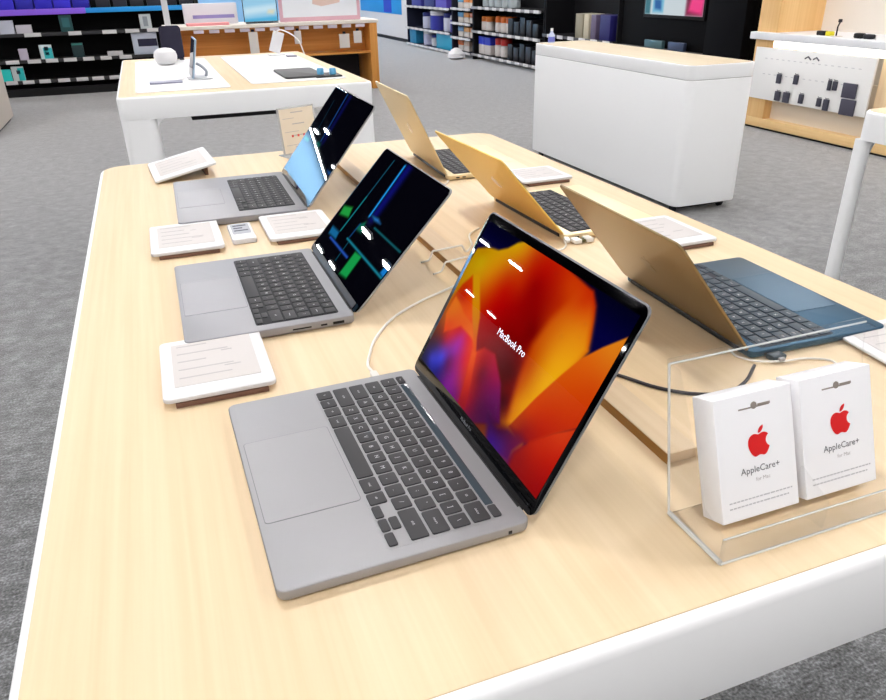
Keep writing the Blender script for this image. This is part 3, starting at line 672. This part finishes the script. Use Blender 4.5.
part('bottle_label', MB().lathe([(.0265, .010), (.0265, .045)], (0, 0, 0), 18), mat('label_blue', (110, 120, 206), .5), o)
part('bottle_cap', MB().lathe([(.011, .0855), (.011, .105)], (0, 0, 0), 14), M_PAPER, o)

# ------------------------------------------------------------------ black shelving on the left, far behind
M_TAG = mat('tag_white', (214, 214, 214), .6)
o = thing('shelving_unit', 'long black shelving with purple and blue edge strips at the upper left', 'shelf', (0, 11.4, 0))
X0, X1 = -2.6, .95
part('back_panel', MB().box(X0, X1, .42, .46, .02, 1.42), mat('panel_black', (8, 8, 10), .8, spec=.2), o)
part('plinth', MB().box(X0, X1, .03, .42, .0, .10), M_BLACK, o)
for xe in (X0, X1-.03): part('side_panel', MB().box(xe, xe+.03, .02, .42, .10, 1.42), M_BLACK, o)
tags = {.755: [(-1.30, .20), (-.77, .16), (-.35, .18), (-.06, .18), (.22, .18), (.50, .18), (.70, .16)],
        .432: [(-1.60, .16), (-1.34, .16), (-1.12, .15), (-.90, .16), (-.66, .14), (-.44, .14), (-.20, .16)],
        .178: [(-1.66, .14), (-1.46, .14), (-1.26, .14), (-1.03, .15), (-.80, .15), (-.60, .15), (-.38, .15), (-.16, .15)]}
for z in (1.025, .755, .432, .178):
    sh = part('shelf', MB().box(X0+.031, X1-.031, .03, .418, z, z+.022, .002), M_BLACK, o)
    part('shelf_edge', MB().box(X0+.031, X1-.031, .018, .0295, z-.012, z+.030, .001), mat('edge_grey', (36, 36, 40), .5), sh)
    for (x, w) in tags.get(z, []):
        part('shelf_tag', MB().box(x, x+w, .0135, .0175, z-.014, z+.034, .001), M_TAG, sh, 'white shelf label')
part('purple_strip', MB().box(X0+.031, -.50, .0, .017, 1.000, 1.070, .003), mat('strip_purple', (140, 92, 232), .4), o, 'purple edge strip')
part('blue_strip', MB().box(-.499, X1-.031, .0, .017, 1.005, 1.065, .003), mat('strip_blue', (20, 150, 226), .4), o, 'bright blue edge strip')
GY = 11.45
def goods(name, label, x0, x1, z0, z1, rgb, accent=None, dep=.07, cat='box', group='goods on the black shelving', y=GY):
    if accent is None:
        return solo(name, MB().box(x0, x1, y, y+dep, z0, z1, .004), mat('goods_%d_%d_%d' % rgb, rgb, .5), label, cat, group)
    q = thing(name, label, cat, ((x0+x1)/2, y, z0), 0, group)
    w, h = x1-x0, z1-z0
    part('carton', MB().box(-w/2, w/2, 0, dep, 0, h, .004), mat('goods_%d_%d_%d' % rgb, rgb, .5), q)
    for (a, b, c, d, col) in accent:
        part('printed_panel', MB().box(-w/2+a*w, -w/2+b*w, -.0018, -.0002, c*h, d*h), mat('goods_%d_%d_%d' % col, col, .5), q)
    return q
goods('package', 'pale grey box at the left end of the upper black shelf', -1.579, -1.405, .7775, .945, (196, 200, 214))
goods('package', 'low white box beside the pale grey box on the upper black shelf', -1.385, -1.200, .7775, .885, (206, 202, 212))
goods('phone_case', 'dark teal case on the upper black shelf', -.852, -.700, .7775, .985, (22, 76, 78), [(.2, .8, .3, .85, (40, 104, 110))], .04)
goods('phone_case', 'white phone case package on the upper black shelf near the desk', .145, .295, .7775, .965, (204, 212, 214), [(.3, .7, .2, .85, (150, 160, 168))], .04)
goods('phone_case', 'small white package on the middle black shelf, far left', -1.424, -1.320, .4545, .600, (196, 186, 204), None, .04)
goods('phone_case', 'white and turquoise phone case package on the middle black shelf', -1.171, -1.018, .4545, .636, (206, 222, 226), [(.3, 1., .02, .8, (48, 188, 196)), (.4, .72, .62, .88, (28, 32, 70)), (.4, .72, .3, .5, (24, 40, 90))], .04)
goods('phone_case', 'dark green case on the middle black shelf', -.773, -.630, .4545, .643, (18, 50, 54), [(.05, .95, .85, .97, (40, 120, 112))], .04)
goods('package', 'white box with dark navy picture on the middle black shelf beside the rear table', .001, .330, .4545, .735, (196, 204, 220), [(.22, .98, .38, .72, (26, 26, 56))], .09)
goods('package', 'low white box on the middle black shelf', -.344, -.145, .4545, .520, (206, 206, 208), None, .05)
goods('phone_case', 'bright turquoise case at the left end of the bottom black shelf', -1.702, -1.578, .2005, .356, (30, 208, 200), None, .04)
goods('phone_case', 'white and turquoise case on the bottom black shelf', -1.566, -1.420, .2005, .386, (206, 216, 216), [(.5, 1., .05, .9, (40, 196, 196)), (.4, .7, .5, .75, (30, 30, 60))], .04)
for k in range(9):
    x0 = -2.45+.225*k
    goods('blue_lit_box', 'box coloured as if lit deep blue, in the row on the top shelf above the purple strip', x0, x0+.205, 1.0475, 1.0475+(.30, .27, .31, .26)[k % 4], [(40, 30, 196), (52, 40, 214), (34, 28, 170)][k % 3], None, .2, group='boxes coloured as if lit blue above the purple strip', y=11.50)  # blue glow over this shelf is put into the box colours
for k in range(6):
    x0 = -.36+.215*k
    goods('black_box', 'black box in the row on the top shelf above the bright blue strip', x0, x0+.17, 1.0475, 1.0475+(.16, .20, .13)[k % 3], [(20, 20, 34), (30, 30, 46)][k % 2], None, .2, group='black boxes above the blue strip', y=11.50)
o = thing('display_cabinet', 'pale beige cabinet end at the far left edge of the floor', 'cabinet', (-1.9, 8.7, 0))
part('cabinet_body', MB().box(-.5, .53, -.5, .76, .03, 1.25, .01), mat('beige_laminate', (206, 198, 188), .6), o)
part('plinth', MB().box(-.46, .50, -.46, .72, 0, .0295), M_DARK, o)

# ------------------------------------------------------------------ wooden counter
o = thing('shop_counter', 'orange wooden counter with white top behind the rear table', 'counter', (1.74, 9.9, 0))
part('counter_top', MB().box(-1.34, 1.34, -.02, .72, .818, .858, .004), mat('counter_white', (240, 232, 220), .4), o, 'whitish top')
part('back_board', MB().box(-1.28, 1.22, .30, .32, .48, .8175), M_WOODX, o)
part('lower_shelf', MB().box(-1.28, 1.22, .0, .70, .452, .478, .002), M_WOODX, o)
for x in (1.221, -1.329): part('end_panel', MB().box(x, x+.10, 0, .70, 0, .8175, .003), wood('end_oak', (226, 162, 82), (200, 130, 56), 'Z', .5), o)
part('rear_panel', MB().box(-1.22, 1.22, .66, .70, 0, .4515), M_DARK, o)
for k in range(12):
    part('edge_label', MB().box(-1.0+.185*k, -.88+.185*k, -.012, .0, .775, .8135, .001), mat('label_lilac', (206, 196, 204), .6), o)
for (x0, x1, z0, z1) in ((1.392, 1.504, .503, .769), (1.962, 2.051, .606, .759), (2.545, 2.679, .531, .699), (2.738, 2.846, .583, .728)):
    tg = part('hanging_tag', MB().box(x0-1.74, x1-1.74, -.006, -.001, z0, z1, .001), mat('tag_paper', (214, 208, 200), .6), o, 'white hanging tag')
    part('tag_clip', MB().box((x0+x1)/2-1.74-.02, (x0+x1)/2-1.74+.02, -.008, -.0005, z1+.0005, z1+.03, .001), M_DARK, tg)
CT = .8585
solo('pole', MB().box(.425, .495, 9.92, 9.99, CT, 1.9, .004), M_PAPER, 'white post rising at the left end of the wooden counter', 'post')
o = thing('poster_display', 'large white display board with pink frame on the wooden counter', 'display board', (2.37, 10.10, CT))
part('board_frame', MB().box(-.53, .53, 0, .04, 0, .62, .006), mat('pink_frame', (222, 178, 192), .5), o)
part('board_sheet', MB().box(-.488, .488, -.004, -.0005, .05, .58), mat('board_white', (236, 240, 246), .5), o)
part('printed_figure', MB().prism([(-.10, .20), (.02, .17), (.26, .21), (.28, .33), (.08, .38), (-.08, .33)], .0045, .0055, M=frame((0, 0, 0), (1, 0, 0), (0, 0, 1), (0, -1, 0))), mat('figure_peach', (228, 200, 190), .6), o)
o = thing('laptop', 'open laptop with light blue picture on the wooden counter', 'laptop', (1.60, 10.05, CT))
part('base', MB().slab(0, -.0, .40, .10, 0, .014, .01, .003, 4), M_DARK, o)
part('lid', MB().box(-.215, .215, .046, .056, .0145, .29, .004), M_DARK, o)
tag(link('screen_picture', screen_mesh('screen_picture', frame((0, .0452, .02), (1, 0, 0), (0, 0, 1), (0, -1, 0)), .41, .26, 0, 1, 0, 1, 24, 16,
    picture_patches((150, 200, 228), [([(0, .3), (1, .45), (1, .75), (0, .6)], (196, 224, 238), .1), ([(0, 0), (1, 0), (1, .2), (0, .1)], (70, 170, 214), .08), ([(.7, .35), (.9, .3), (.95, .5), (.75, .5)], (216, 214, 190), .06)]), S_SIGN), o), None)
o = thing('white_carton', 'long white carton with lilac stripe on the left of the wooden counter', 'box', (1.0, 10.25, CT))
part('carton', MB().box(-.32, .33, 0, .2, 0, .24, .004), mat('carton_pale', (232, 230, 236), .5), o)
part('lilac_stripe', MB().box(-.22, .29, -.002, -.0002, .07, .11), mat('lilac', (150, 140, 200), .5), o)
solo('pink_mat', MB().slab(.93, 10.02, .51, .16, CT, CT+.03, .02, .004, 4), mat('pink', (240, 158, 160), .6), 'pink mat lying on the wooden counter before the white carton', 'mat')

# ------------------------------------------------------------------ shelving along the right side, far behind
def bay(label, y0, y1, shelves, tagged=True, x=5.6, top=1.7, edge=(196, 196, 200), dep=.55, body=(12, 12, 16)):
    o = thing('shelving_unit', label, 'shelf', (x, (y0+y1)/2, 0)); h = (y1-y0)/2
    mb = mat('bay_%d_%d_%d' % body, body, .7, spec=.2)
    part('back_panel', MB().box(dep-.03, dep, -h, h, .02, top), mb, o)
    for s in (-1, 1): part('side_panel', MB().box(.06, dep-.0305, s*(h-.012)-.012, s*(h-.012)+.012, .0, top), mb, o)
    for z in shelves:
        sh = part('shelf', MB().box(.02, dep-.0305, -h+.025, h-.025, z-.022, z, .002), mb, o)
        part('shelf_edge', MB().box(.008, .0195, -h+.025, h-.025, z-.030, z+.008, .001), mat('rail_%d_%d_%d' % edge, edge, .5), sh)
        for k in range(int(2*h/.3)):
            part('shelf_tag', MB().box(.003, .0075, -h+.08+.3*k, -h+.24+.3*k, z-.034, z+.012, .001), M_TAG, sh, 'white shelf label')
    return o
bay('shelving bay with blue and white goods beside the white wall, far back', 13.86, 16.60, (.055, .375, .80), body=(40, 44, 66))
bay('narrow shelving bay with small orange and blue packs, far back', 12.84, 13.84, (.09, .33, .575, .82), body=(30, 30, 44))
bay('black shelving bay with white bottles with orange and red lids', 10.15, 12.82, (.10, .48, .86), edge=(150, 150, 154))
bay('black shelving bay with tall thin boxes behind the white cabinet', 8.2, 10.12, (.12, .56), edge=(70, 70, 76))
GX = 5.66
def tub(label, y0, y1, z0, z1, rgb, lid=None, lid_h=.35, square=False, group='tubs and bottles on the right shelving', name='plastic_tub', x=GX):
    w = abs(y1-y0); r = min(w/2*.92, .24); h = z1-z0
    o = thing(name, label, 'container', (x+.20, (y0+y1)/2, z0+.0005), 0, group)
    if square: b = MB().slab(0, 0, .24, w*.96, 0, h*(1-lid_h) if lid else h, .02, .006, 4)
    else: b = MB().lathe([(r*.9, 0), (r, .01), (r, h*(1-lid_h)-.01), (r*.9, h*(1-lid_h))], (0, 0, 0), 20)
    part('body', b, mat('tub_%d_%d_%d' % rgb, rgb, .4), o)
    if lid:
        b = MB().slab(0, 0, .25, w*.98, h*(1-lid_h)+.0003, h, .02, .006, 4) if square else MB().lathe([(r*.95, h*(1-lid_h)+.0003), (r*.98, h*(1-lid_h)+.01), (r*.98, h-.01), (r*.9, h)], (0, 0, 0), 20)
        part('lid', b, mat('tub_%d_%d_%d' % lid, lid, .4), o)
    return o
W_ = (214, 208, 204)
for k in range(2):
    tub('white bottle with orange cap in the farther cluster on the middle shelf', 12.79-.19*k, 12.61-.19*k, .48, .705, W_, (222, 124, 44), .36, group='bottles in the farther orange cluster', name='capped_bottle')
for k in range(3):
    tub('white bottle with orange cap in the nearer cluster on the middle shelf', 12.19-.215*k, 11.985-.215*k, .48, .725, W_, (218, 110, 34), .38, group='bottles in the nearer orange cluster', name='capped_bottle')
for k in range(2):
    tub('white tub with deep blue lid on the bottom shelf', 12.77-.26*k, 12.52-.26*k, .10, .385, W_, (40, 60, 206), .45, True, group='blue lidded tubs on the bottom shelf')
for k in range(2):
    tub('white bottle with red cap on the bottom shelf', 12.18-.23*k, 11.96-.23*k, .10, .385, W_, (204, 50, 44), .36, group='red capped bottles on the bottom shelf', name='capped_bottle')
for k in range(5):
    for z, nm in ((.48, 'middle'), (.10, 'bottom')):
        solo('black_pack', MB().box(5.70, 5.95, 11.30-.22*k, 11.47-.22*k, z+.0005, z+(.24, .20, .27)[k % 3], .008), mat('pack_black_%d' % (k % 2), [(16, 16, 20), (30, 30, 36)][k % 2], .35), 'black package in the row on the %s black shelf beyond the white cabinet' % nm, 'package', 'black packages on the %s shelf' % nm)
for k in range(5):
    tub('clear bottle in the row on the upper black shelf', 12.72-.26*k, 12.50-.26*k, .86, 1.12, (176, 186, 190), (120, 124, 130), .2, group='clear bottles on the upper black shelf', name='clear_bottle')
for zi, (z, cols) in enumerate(((.82, ((110, 170, 210), (226, 132, 48), (224, 148, 70))), (.575, ((110, 170, 214), (228, 150, 60), (214, 120, 60))), (.33, ((120, 160, 200), (226, 160, 80), (206, 140, 90))), (.09, ((222, 120, 60), (226, 200, 180))))):
    for k, c in enumerate(cols):
        y0 = 13.76-.29*k
        tub('%s pack on the %s shelf of the narrow bay, %s' % ('blue' if c[2] > 190 else 'orange', ('top', 'second', 'third', 'bottom')[zi], ('far side', 'middle', 'near side')[k]), y0, y0-.25, z, z+.17, (222, 214, 206), c, .45, True, 'small packs in the narrow bay', 'small_pack')
solo('teal_box', MB().box(5.68, 5.98, 13.90, 14.80, .0555, .345, .006), mat('teal_box', (26, 150, 186), .5), 'big turquoise box on the bottom shelf of the far bay', 'box')
solo('teal_box', MB().box(5.68, 5.98, 16.08, 16.50, .0555, .34, .006), mat('teal_box2', (30, 130, 176), .5), 'turquoise box at the far end of the bottom shelf', 'box')
for i, (y0, y1, z, h, c, nm, zz) in enumerate(((15.84, 15.54, .375, .31, (196, 200, 224), 'pale', 'middle'), (15.26, 14.82, .375, .36, (44, 48, 160), 'dark blue', 'middle'), (14.60, 14.30, .375, .33, (202, 206, 224), 'white', 'middle'), (15.81, 15.50, .0555, .28, (190, 192, 222), 'lilac', 'bottom'), (15.36, 15.10, .0555, .22, (200, 202, 210), 'low white', 'bottom'), (14.24, 13.94, .375, .30, (60, 50, 150), 'violet', 'middle'))):
    tub('%s bottle on the %s shelf of the far bay' % (nm, zz), y0, y1, z, z+h, c, (34, 40, 120) if i % 2 == 0 else (220, 220, 226), .25, group='bottles in the far bay', name='tall_bottle')
for i, (y0, y1, c) in enumerate(((16.3, 15.7, (60, 60, 150)), (15.5, 14.9, (40, 40, 110)), (14.8, 14.2, (88, 70, 180)))):
    solo('dark_carton', MB().box(5.68, 6.0, y1, y0, .8005, 1.05, .006), mat('dc_%d' % i, c, .5), 'blue carton on the upper shelf of the far bay, %s' % ('farthest', 'middle', 'nearest')[i], 'box', 'blue cartons on the upper shelf of the far bay')
solo('white_bag', MB().lathe([(.10, 0), (.16, .03), (.15, .10), (.07, .17), (.03, .19)], (5.40, 13.0, .001), 14), M_PAPER, 'crumpled white bag on the carpet before the shelving', 'bag')
for (y0, y1, c, lab) in ((9.24, 9.05, (150, 142, 120), 'beige thin upright box behind the white cabinet'), (9.02, 8.90, (196, 186, 160), 'narrow cream upright box behind the white cabinet'), (8.84, 8.72, (96, 84, 110), 'mauve thin upright box behind the white cabinet'), (8.62, 8.38, (26, 22, 96), 'dark blue upright box behind the white cabinet')):
    goods_y = solo('upright_box', MB().box(5.66, 5.90, y1, y0, .5605, .86, .004), mat('ub_%d_%d_%d' % c, c, .5), lab, 'box', 'thin upright boxes behind the white cabinet')

# black display wall with lit panel
o = thing('display_wall', 'tall black display wall with lit picture panel behind the white cabinet', 'display wall', (5.6, 6.95, 0))
part('wall_panel', MB().box(.10, .5, -1.06, 1.22, 0, 2.2, .004), mat('panel_gloss', (6, 6, 9), .7, spec=.1), o)
part('side_column', MB().box(-.02, .0995, -1.06, -.50, 0, 2.2, .01), mat('column_black', (4, 4, 8), .7, spec=.1), o)
part('panel_bezel', MB().box(.06, .0995, -.36, .74, .87, 1.52, .006), M_BLACK, o)
pic = picture_patches((196, 206, 210), [([(0, 0), (.1, 0), (.1, 1), (0, 1)], (60, 110, 120), .02), ([(.14, .03), (.34, .03), (.34, .30), (.14, .30)], (120, 180, 206), .02), ([(.18, .10), (.30, .08), (.29, .26), (.17, .28)], (40, 90, 150), .03), ([(.72, 0), (1, 0), (1, .45), (.72, .4)], (120, 30, 60), .04), ([(.76, .08), (.98, .03), (1, .30), (.80, .34)], (232, 60, 130), .04)])
link('lit_picture', screen_mesh('lit_picture', frame((.059, .19, .905), (0, -1, 0), (0, 0, 1), (-1, 0, 0)), 1.04, .58, 0, 1, 0, 1, 60, 34, pic, S_SIGN), o)
sh = part('shelf', MB().box(-.01, .0995, -.45, 1.15, .540, .555, .002), M_BLACK, o)
for (y0, y1, c, lab) in ((7.55, 7.21, (84, 116, 122), 'grey green handset on the black display wall, the farther of two'), (7.10, 6.82, (72, 84, 112), 'grey blue handset on the black display wall, the nearer of two')):
    solo('handset', MB().box(5.615, 5.66, y1, y0, .5555, .64, .006), mat('hs_%d' % c[0], c, .3, .4), lab, 'handset', 'handsets on the black display wall')

# white lower wall and poster at the far right back
o = thing('display_wall', 'white display wall with bright blue poster, farthest back', 'display wall', (5.8, 19.3, 0))
part('wall_panel', MB().box(0, .4, -2.3, 2.6, .08, 2.3, .004), M_PAPER, o)
part('plinth', MB().box(.04, .4, -2.3, 2.6, 0, .0795), M_DARK, o)
part('poster', MB().box(-.012, -.0005, -1.9, 1.7, .58, 1.7, .002), mat('poster_blue', (24, 150, 226), .5), o, 'bright blue poster')
part('poster_mark', MB().box(-.016, -.0125, -1.15, -.5, .60, .95), mat('poster_navy', (20, 50, 190), .5), o)

# ------------------------------------------------------------------ white accessory wall on the right
o = thing('accessory_wall', 'birch framed accessory wall with white shelf and pegboard on the right', 'display wall', (5.4, 3.9, 0))
Y0, Y1 = -1.3, 1.60
part('side_pillar', MB().box(.0, .55, 1.36, Y1, .10, 2.3, .003), M_WOODZ, o, 'birch pillar')
part('back_panel', MB().box(.50, .55, Y0, 1.3595, .10, 2.3), mat('cream_panel', (236, 230, 220), .7), o)
part('plinth', MB().box(.0, .55, Y0, Y1, .022, .0995, .003), M_WOODX if False else wood('plinth_birch', (240, 206, 150), (228, 190, 130), 'Y'), o)
part('plinth_gap', MB().box(.03, .55, Y0, Y1, 0, .0215), M_BLACK, o)
part('shelf', MB().box(-.06, .4995, Y0, 1.62, .775, .835, .006), mat('shelf_white', (232, 234, 238), .4), o, 'white shelf')
part('end_pillar', MB().box(.02, .4995, -.9, .23, .10, .7145, .003), wood('pale_birch', (244, 216, 176), (234, 202, 158), 'Z', .6), o, 'birch pillar')
part('light_rail', MB().box(-.02, .05, Y0, 1.355, .715, .7745, .004), mat('rail_lit', (244, 244, 240), .4, emit=(255, 252, 244), strength=2.2), o)
pb = part('pegboard', MB().box(-.03, -.012, .245, 1.545, .275, .710, .003), mat('peg_white', (242, 242, 240), .5), o, 'white pegboard')
part('lower_panel', MB().box(.08, .11, .235, 1.355, .10, .5), mat('beige_panel', (226, 214, 196), .6), o)
pegs = [(5.121, 5.074, -.47, -.38), (4.923, 4.878, -.457, -.369), (5.109, 5.05, -.613, -.522), (5.011, 4.942, -.618, -.52), (4.828, 4.784, -.603, -.515), (4.628, 4.586, -.601, -.523), (4.557, 4.506, -.624, -.523), (4.548, 4.518, -.464, -.373), (4.498, 4.458, -.458, -.375)]
wh = [('upper row', 'first from the left'), ('upper row', 'second from the left'), ('lower row', 'first from the left'), ('lower row', 'second from the left'), ('lower row', 'third from the left'), ('lower row', 'fourth from the left'), ('lower row', 'fifth from the left'), ('upper row', 'third from the left'), ('upper row', 'fourth from the left')]
for (a, b, z0, z1), (rw, ps) in zip(pegs, wh):
    q = thing('hanging_accessory', 'small dark accessory hanging on the pegboard, %s, %s' % (rw, ps), 'accessory', (5.367, (a+b)/2, TZ+z0), 0, 'accessories on the pegboard')
    w = a-b
    part('accessory_pack', MB().box(-.018, 0, -w/2, w/2, 0, z1-z0-.012, .003), mat('pack_dark', (62, 62, 76), .5), q)
    part('hook', MB().tube([(.0, -w*.2, z1-z0-.006), (-.03, -w*.2, z1-z0-.004), (-.034, -w*.2, z1-z0+.004)], .004, 6), mat('hook_grey', (150, 150, 156), .4, .5), q)
for (a, b, z0, z1, lab) in ((4.395, 4.262, -.5, -.388, 'large dark panel on the pegboard, the upper of two'), (4.385, 4.245, -.631, -.51, 'large dark panel on the pegboard, the lower of two')):
    solo('flat_package', MB().box(5.352, 5.367, b, a, TZ+z0, TZ+z1, .002), mat('panel_slate', (70, 68, 84), .5), lab, 'panel', 'large dark panels on the pegboard')
m = MB()
for (a, b) in ((4.851, 4.787), (4.761, 4.698)):
    m.tube([(-.0335, a-3.9, .655), (-.0335, (a+b)/2-3.9, .672), (-.0335, b-3.9, .650)], .006, 6)
part('line_drawing', m, mat('drawing_grey', (90, 90, 100), .6), pb)
m = MB()
for k in range(16):
    yy = 1.40-.068*k
    for z in (.49, .62): m.box(-.0315, -.0302, yy-.014, yy+.014, z, z+.006)
part('faint_labels', m, mat('label_faint', (206, 206, 208), .6), pb)
ST = .8355
q = thing('cable_spool', 'black and yellow gadget on the white shelf at the right', 'gadget', (5.46, 4.78, ST))
part('black_part', MB().slab(0, .03, .05, .09, 0, .035, .012, .008, 4), M_BLACK, q)
part('yellow_part', MB().slab(0, -.05, .05, .06, 0, .035, .012, .008, 4), mat('yellow', (226, 214, 30), .5), q)
q = thing('mini_tripod', 'small dark upright gadget on a pale base on the white shelf at the right', 'gadget', (5.44, 4.645, ST))
part('stem', MB().tube([(0, 0, .006), (0, 0, .075), (.01, -.004, .105)], .006, 8), M_DARK, q)
part('head', MB().slab(.01, -.004, .02, .03, .1055, .13, .006, .003, 3), M_DARK, q)
part('foot', MB().lathe([(.05, 0), (.048, .004), (.01, .0058)], (0, 0, 0), 18), mat('pale_grey', (214, 210, 204), .5), q)
q = thing('headset', 'black glossy gadget lying on the white shelf at the right', 'gadget', (5.44, 4.37, ST))
part('left_half', MB().slab(0, .045, .06, .085, 0, .038, .02, .012, 4), M_BLACK, q)
part('right_half', MB().slab(0, -.045, .06, .085, 0, .034, .02, .012, 4), M_DARK, q)

# ------------------------------------------------------------------ camera
cam = bpy.data.cameras.new('camera'); co = bpy.data.objects.new('camera', cam); COL.objects.link(co)
cam.sensor_width = 36.; cam.sensor_fit = 'HORIZONTAL'; cam.lens = 736.413/886*36; cam.clip_end = 100; cam.clip_start = .02
ya, pi_, ro = 0.349246723, 0.468656018, -0.0228593755
f = Vector((math.sin(ya)*math.cos(pi_), math.cos(ya)*math.cos(pi_), -math.sin(pi_)))
r0 = Vector((math.cos(ya), -math.sin(ya), 0)); u0 = r0.cross(f)
r = r0*math.cos(ro)+u0*math.sin(ro); u = -r0*math.sin(ro)+u0*math.cos(ro)
co.matrix_world = frame((.163455869, -.321674377, .43297039+TZ), r, u, -f)
SC.camera = co

# ------------------------------------------------------------------ world and colour
w = bpy.data.worlds.new('world'); SC.world = w; w.use_nodes = True
w.node_tree.nodes['Background'].inputs['Color'].default_value = (.9, .94, 1, 1)
w.node_tree.nodes['Background'].inputs['Strength'].default_value = .3
vs = SC.view_settings; vs.view_transform = 'Standard'; vs.look = 'None'; vs.gamma = 1; vs.exposure = EXPOSURE; vs.use_curve_mapping = False
SC.cycles.use_denoising = True
SC.cycles.max_bounces = 10; SC.cycles.transparent_max_bounces = 16; SC.cycles.sample_clamp_indirect = 8
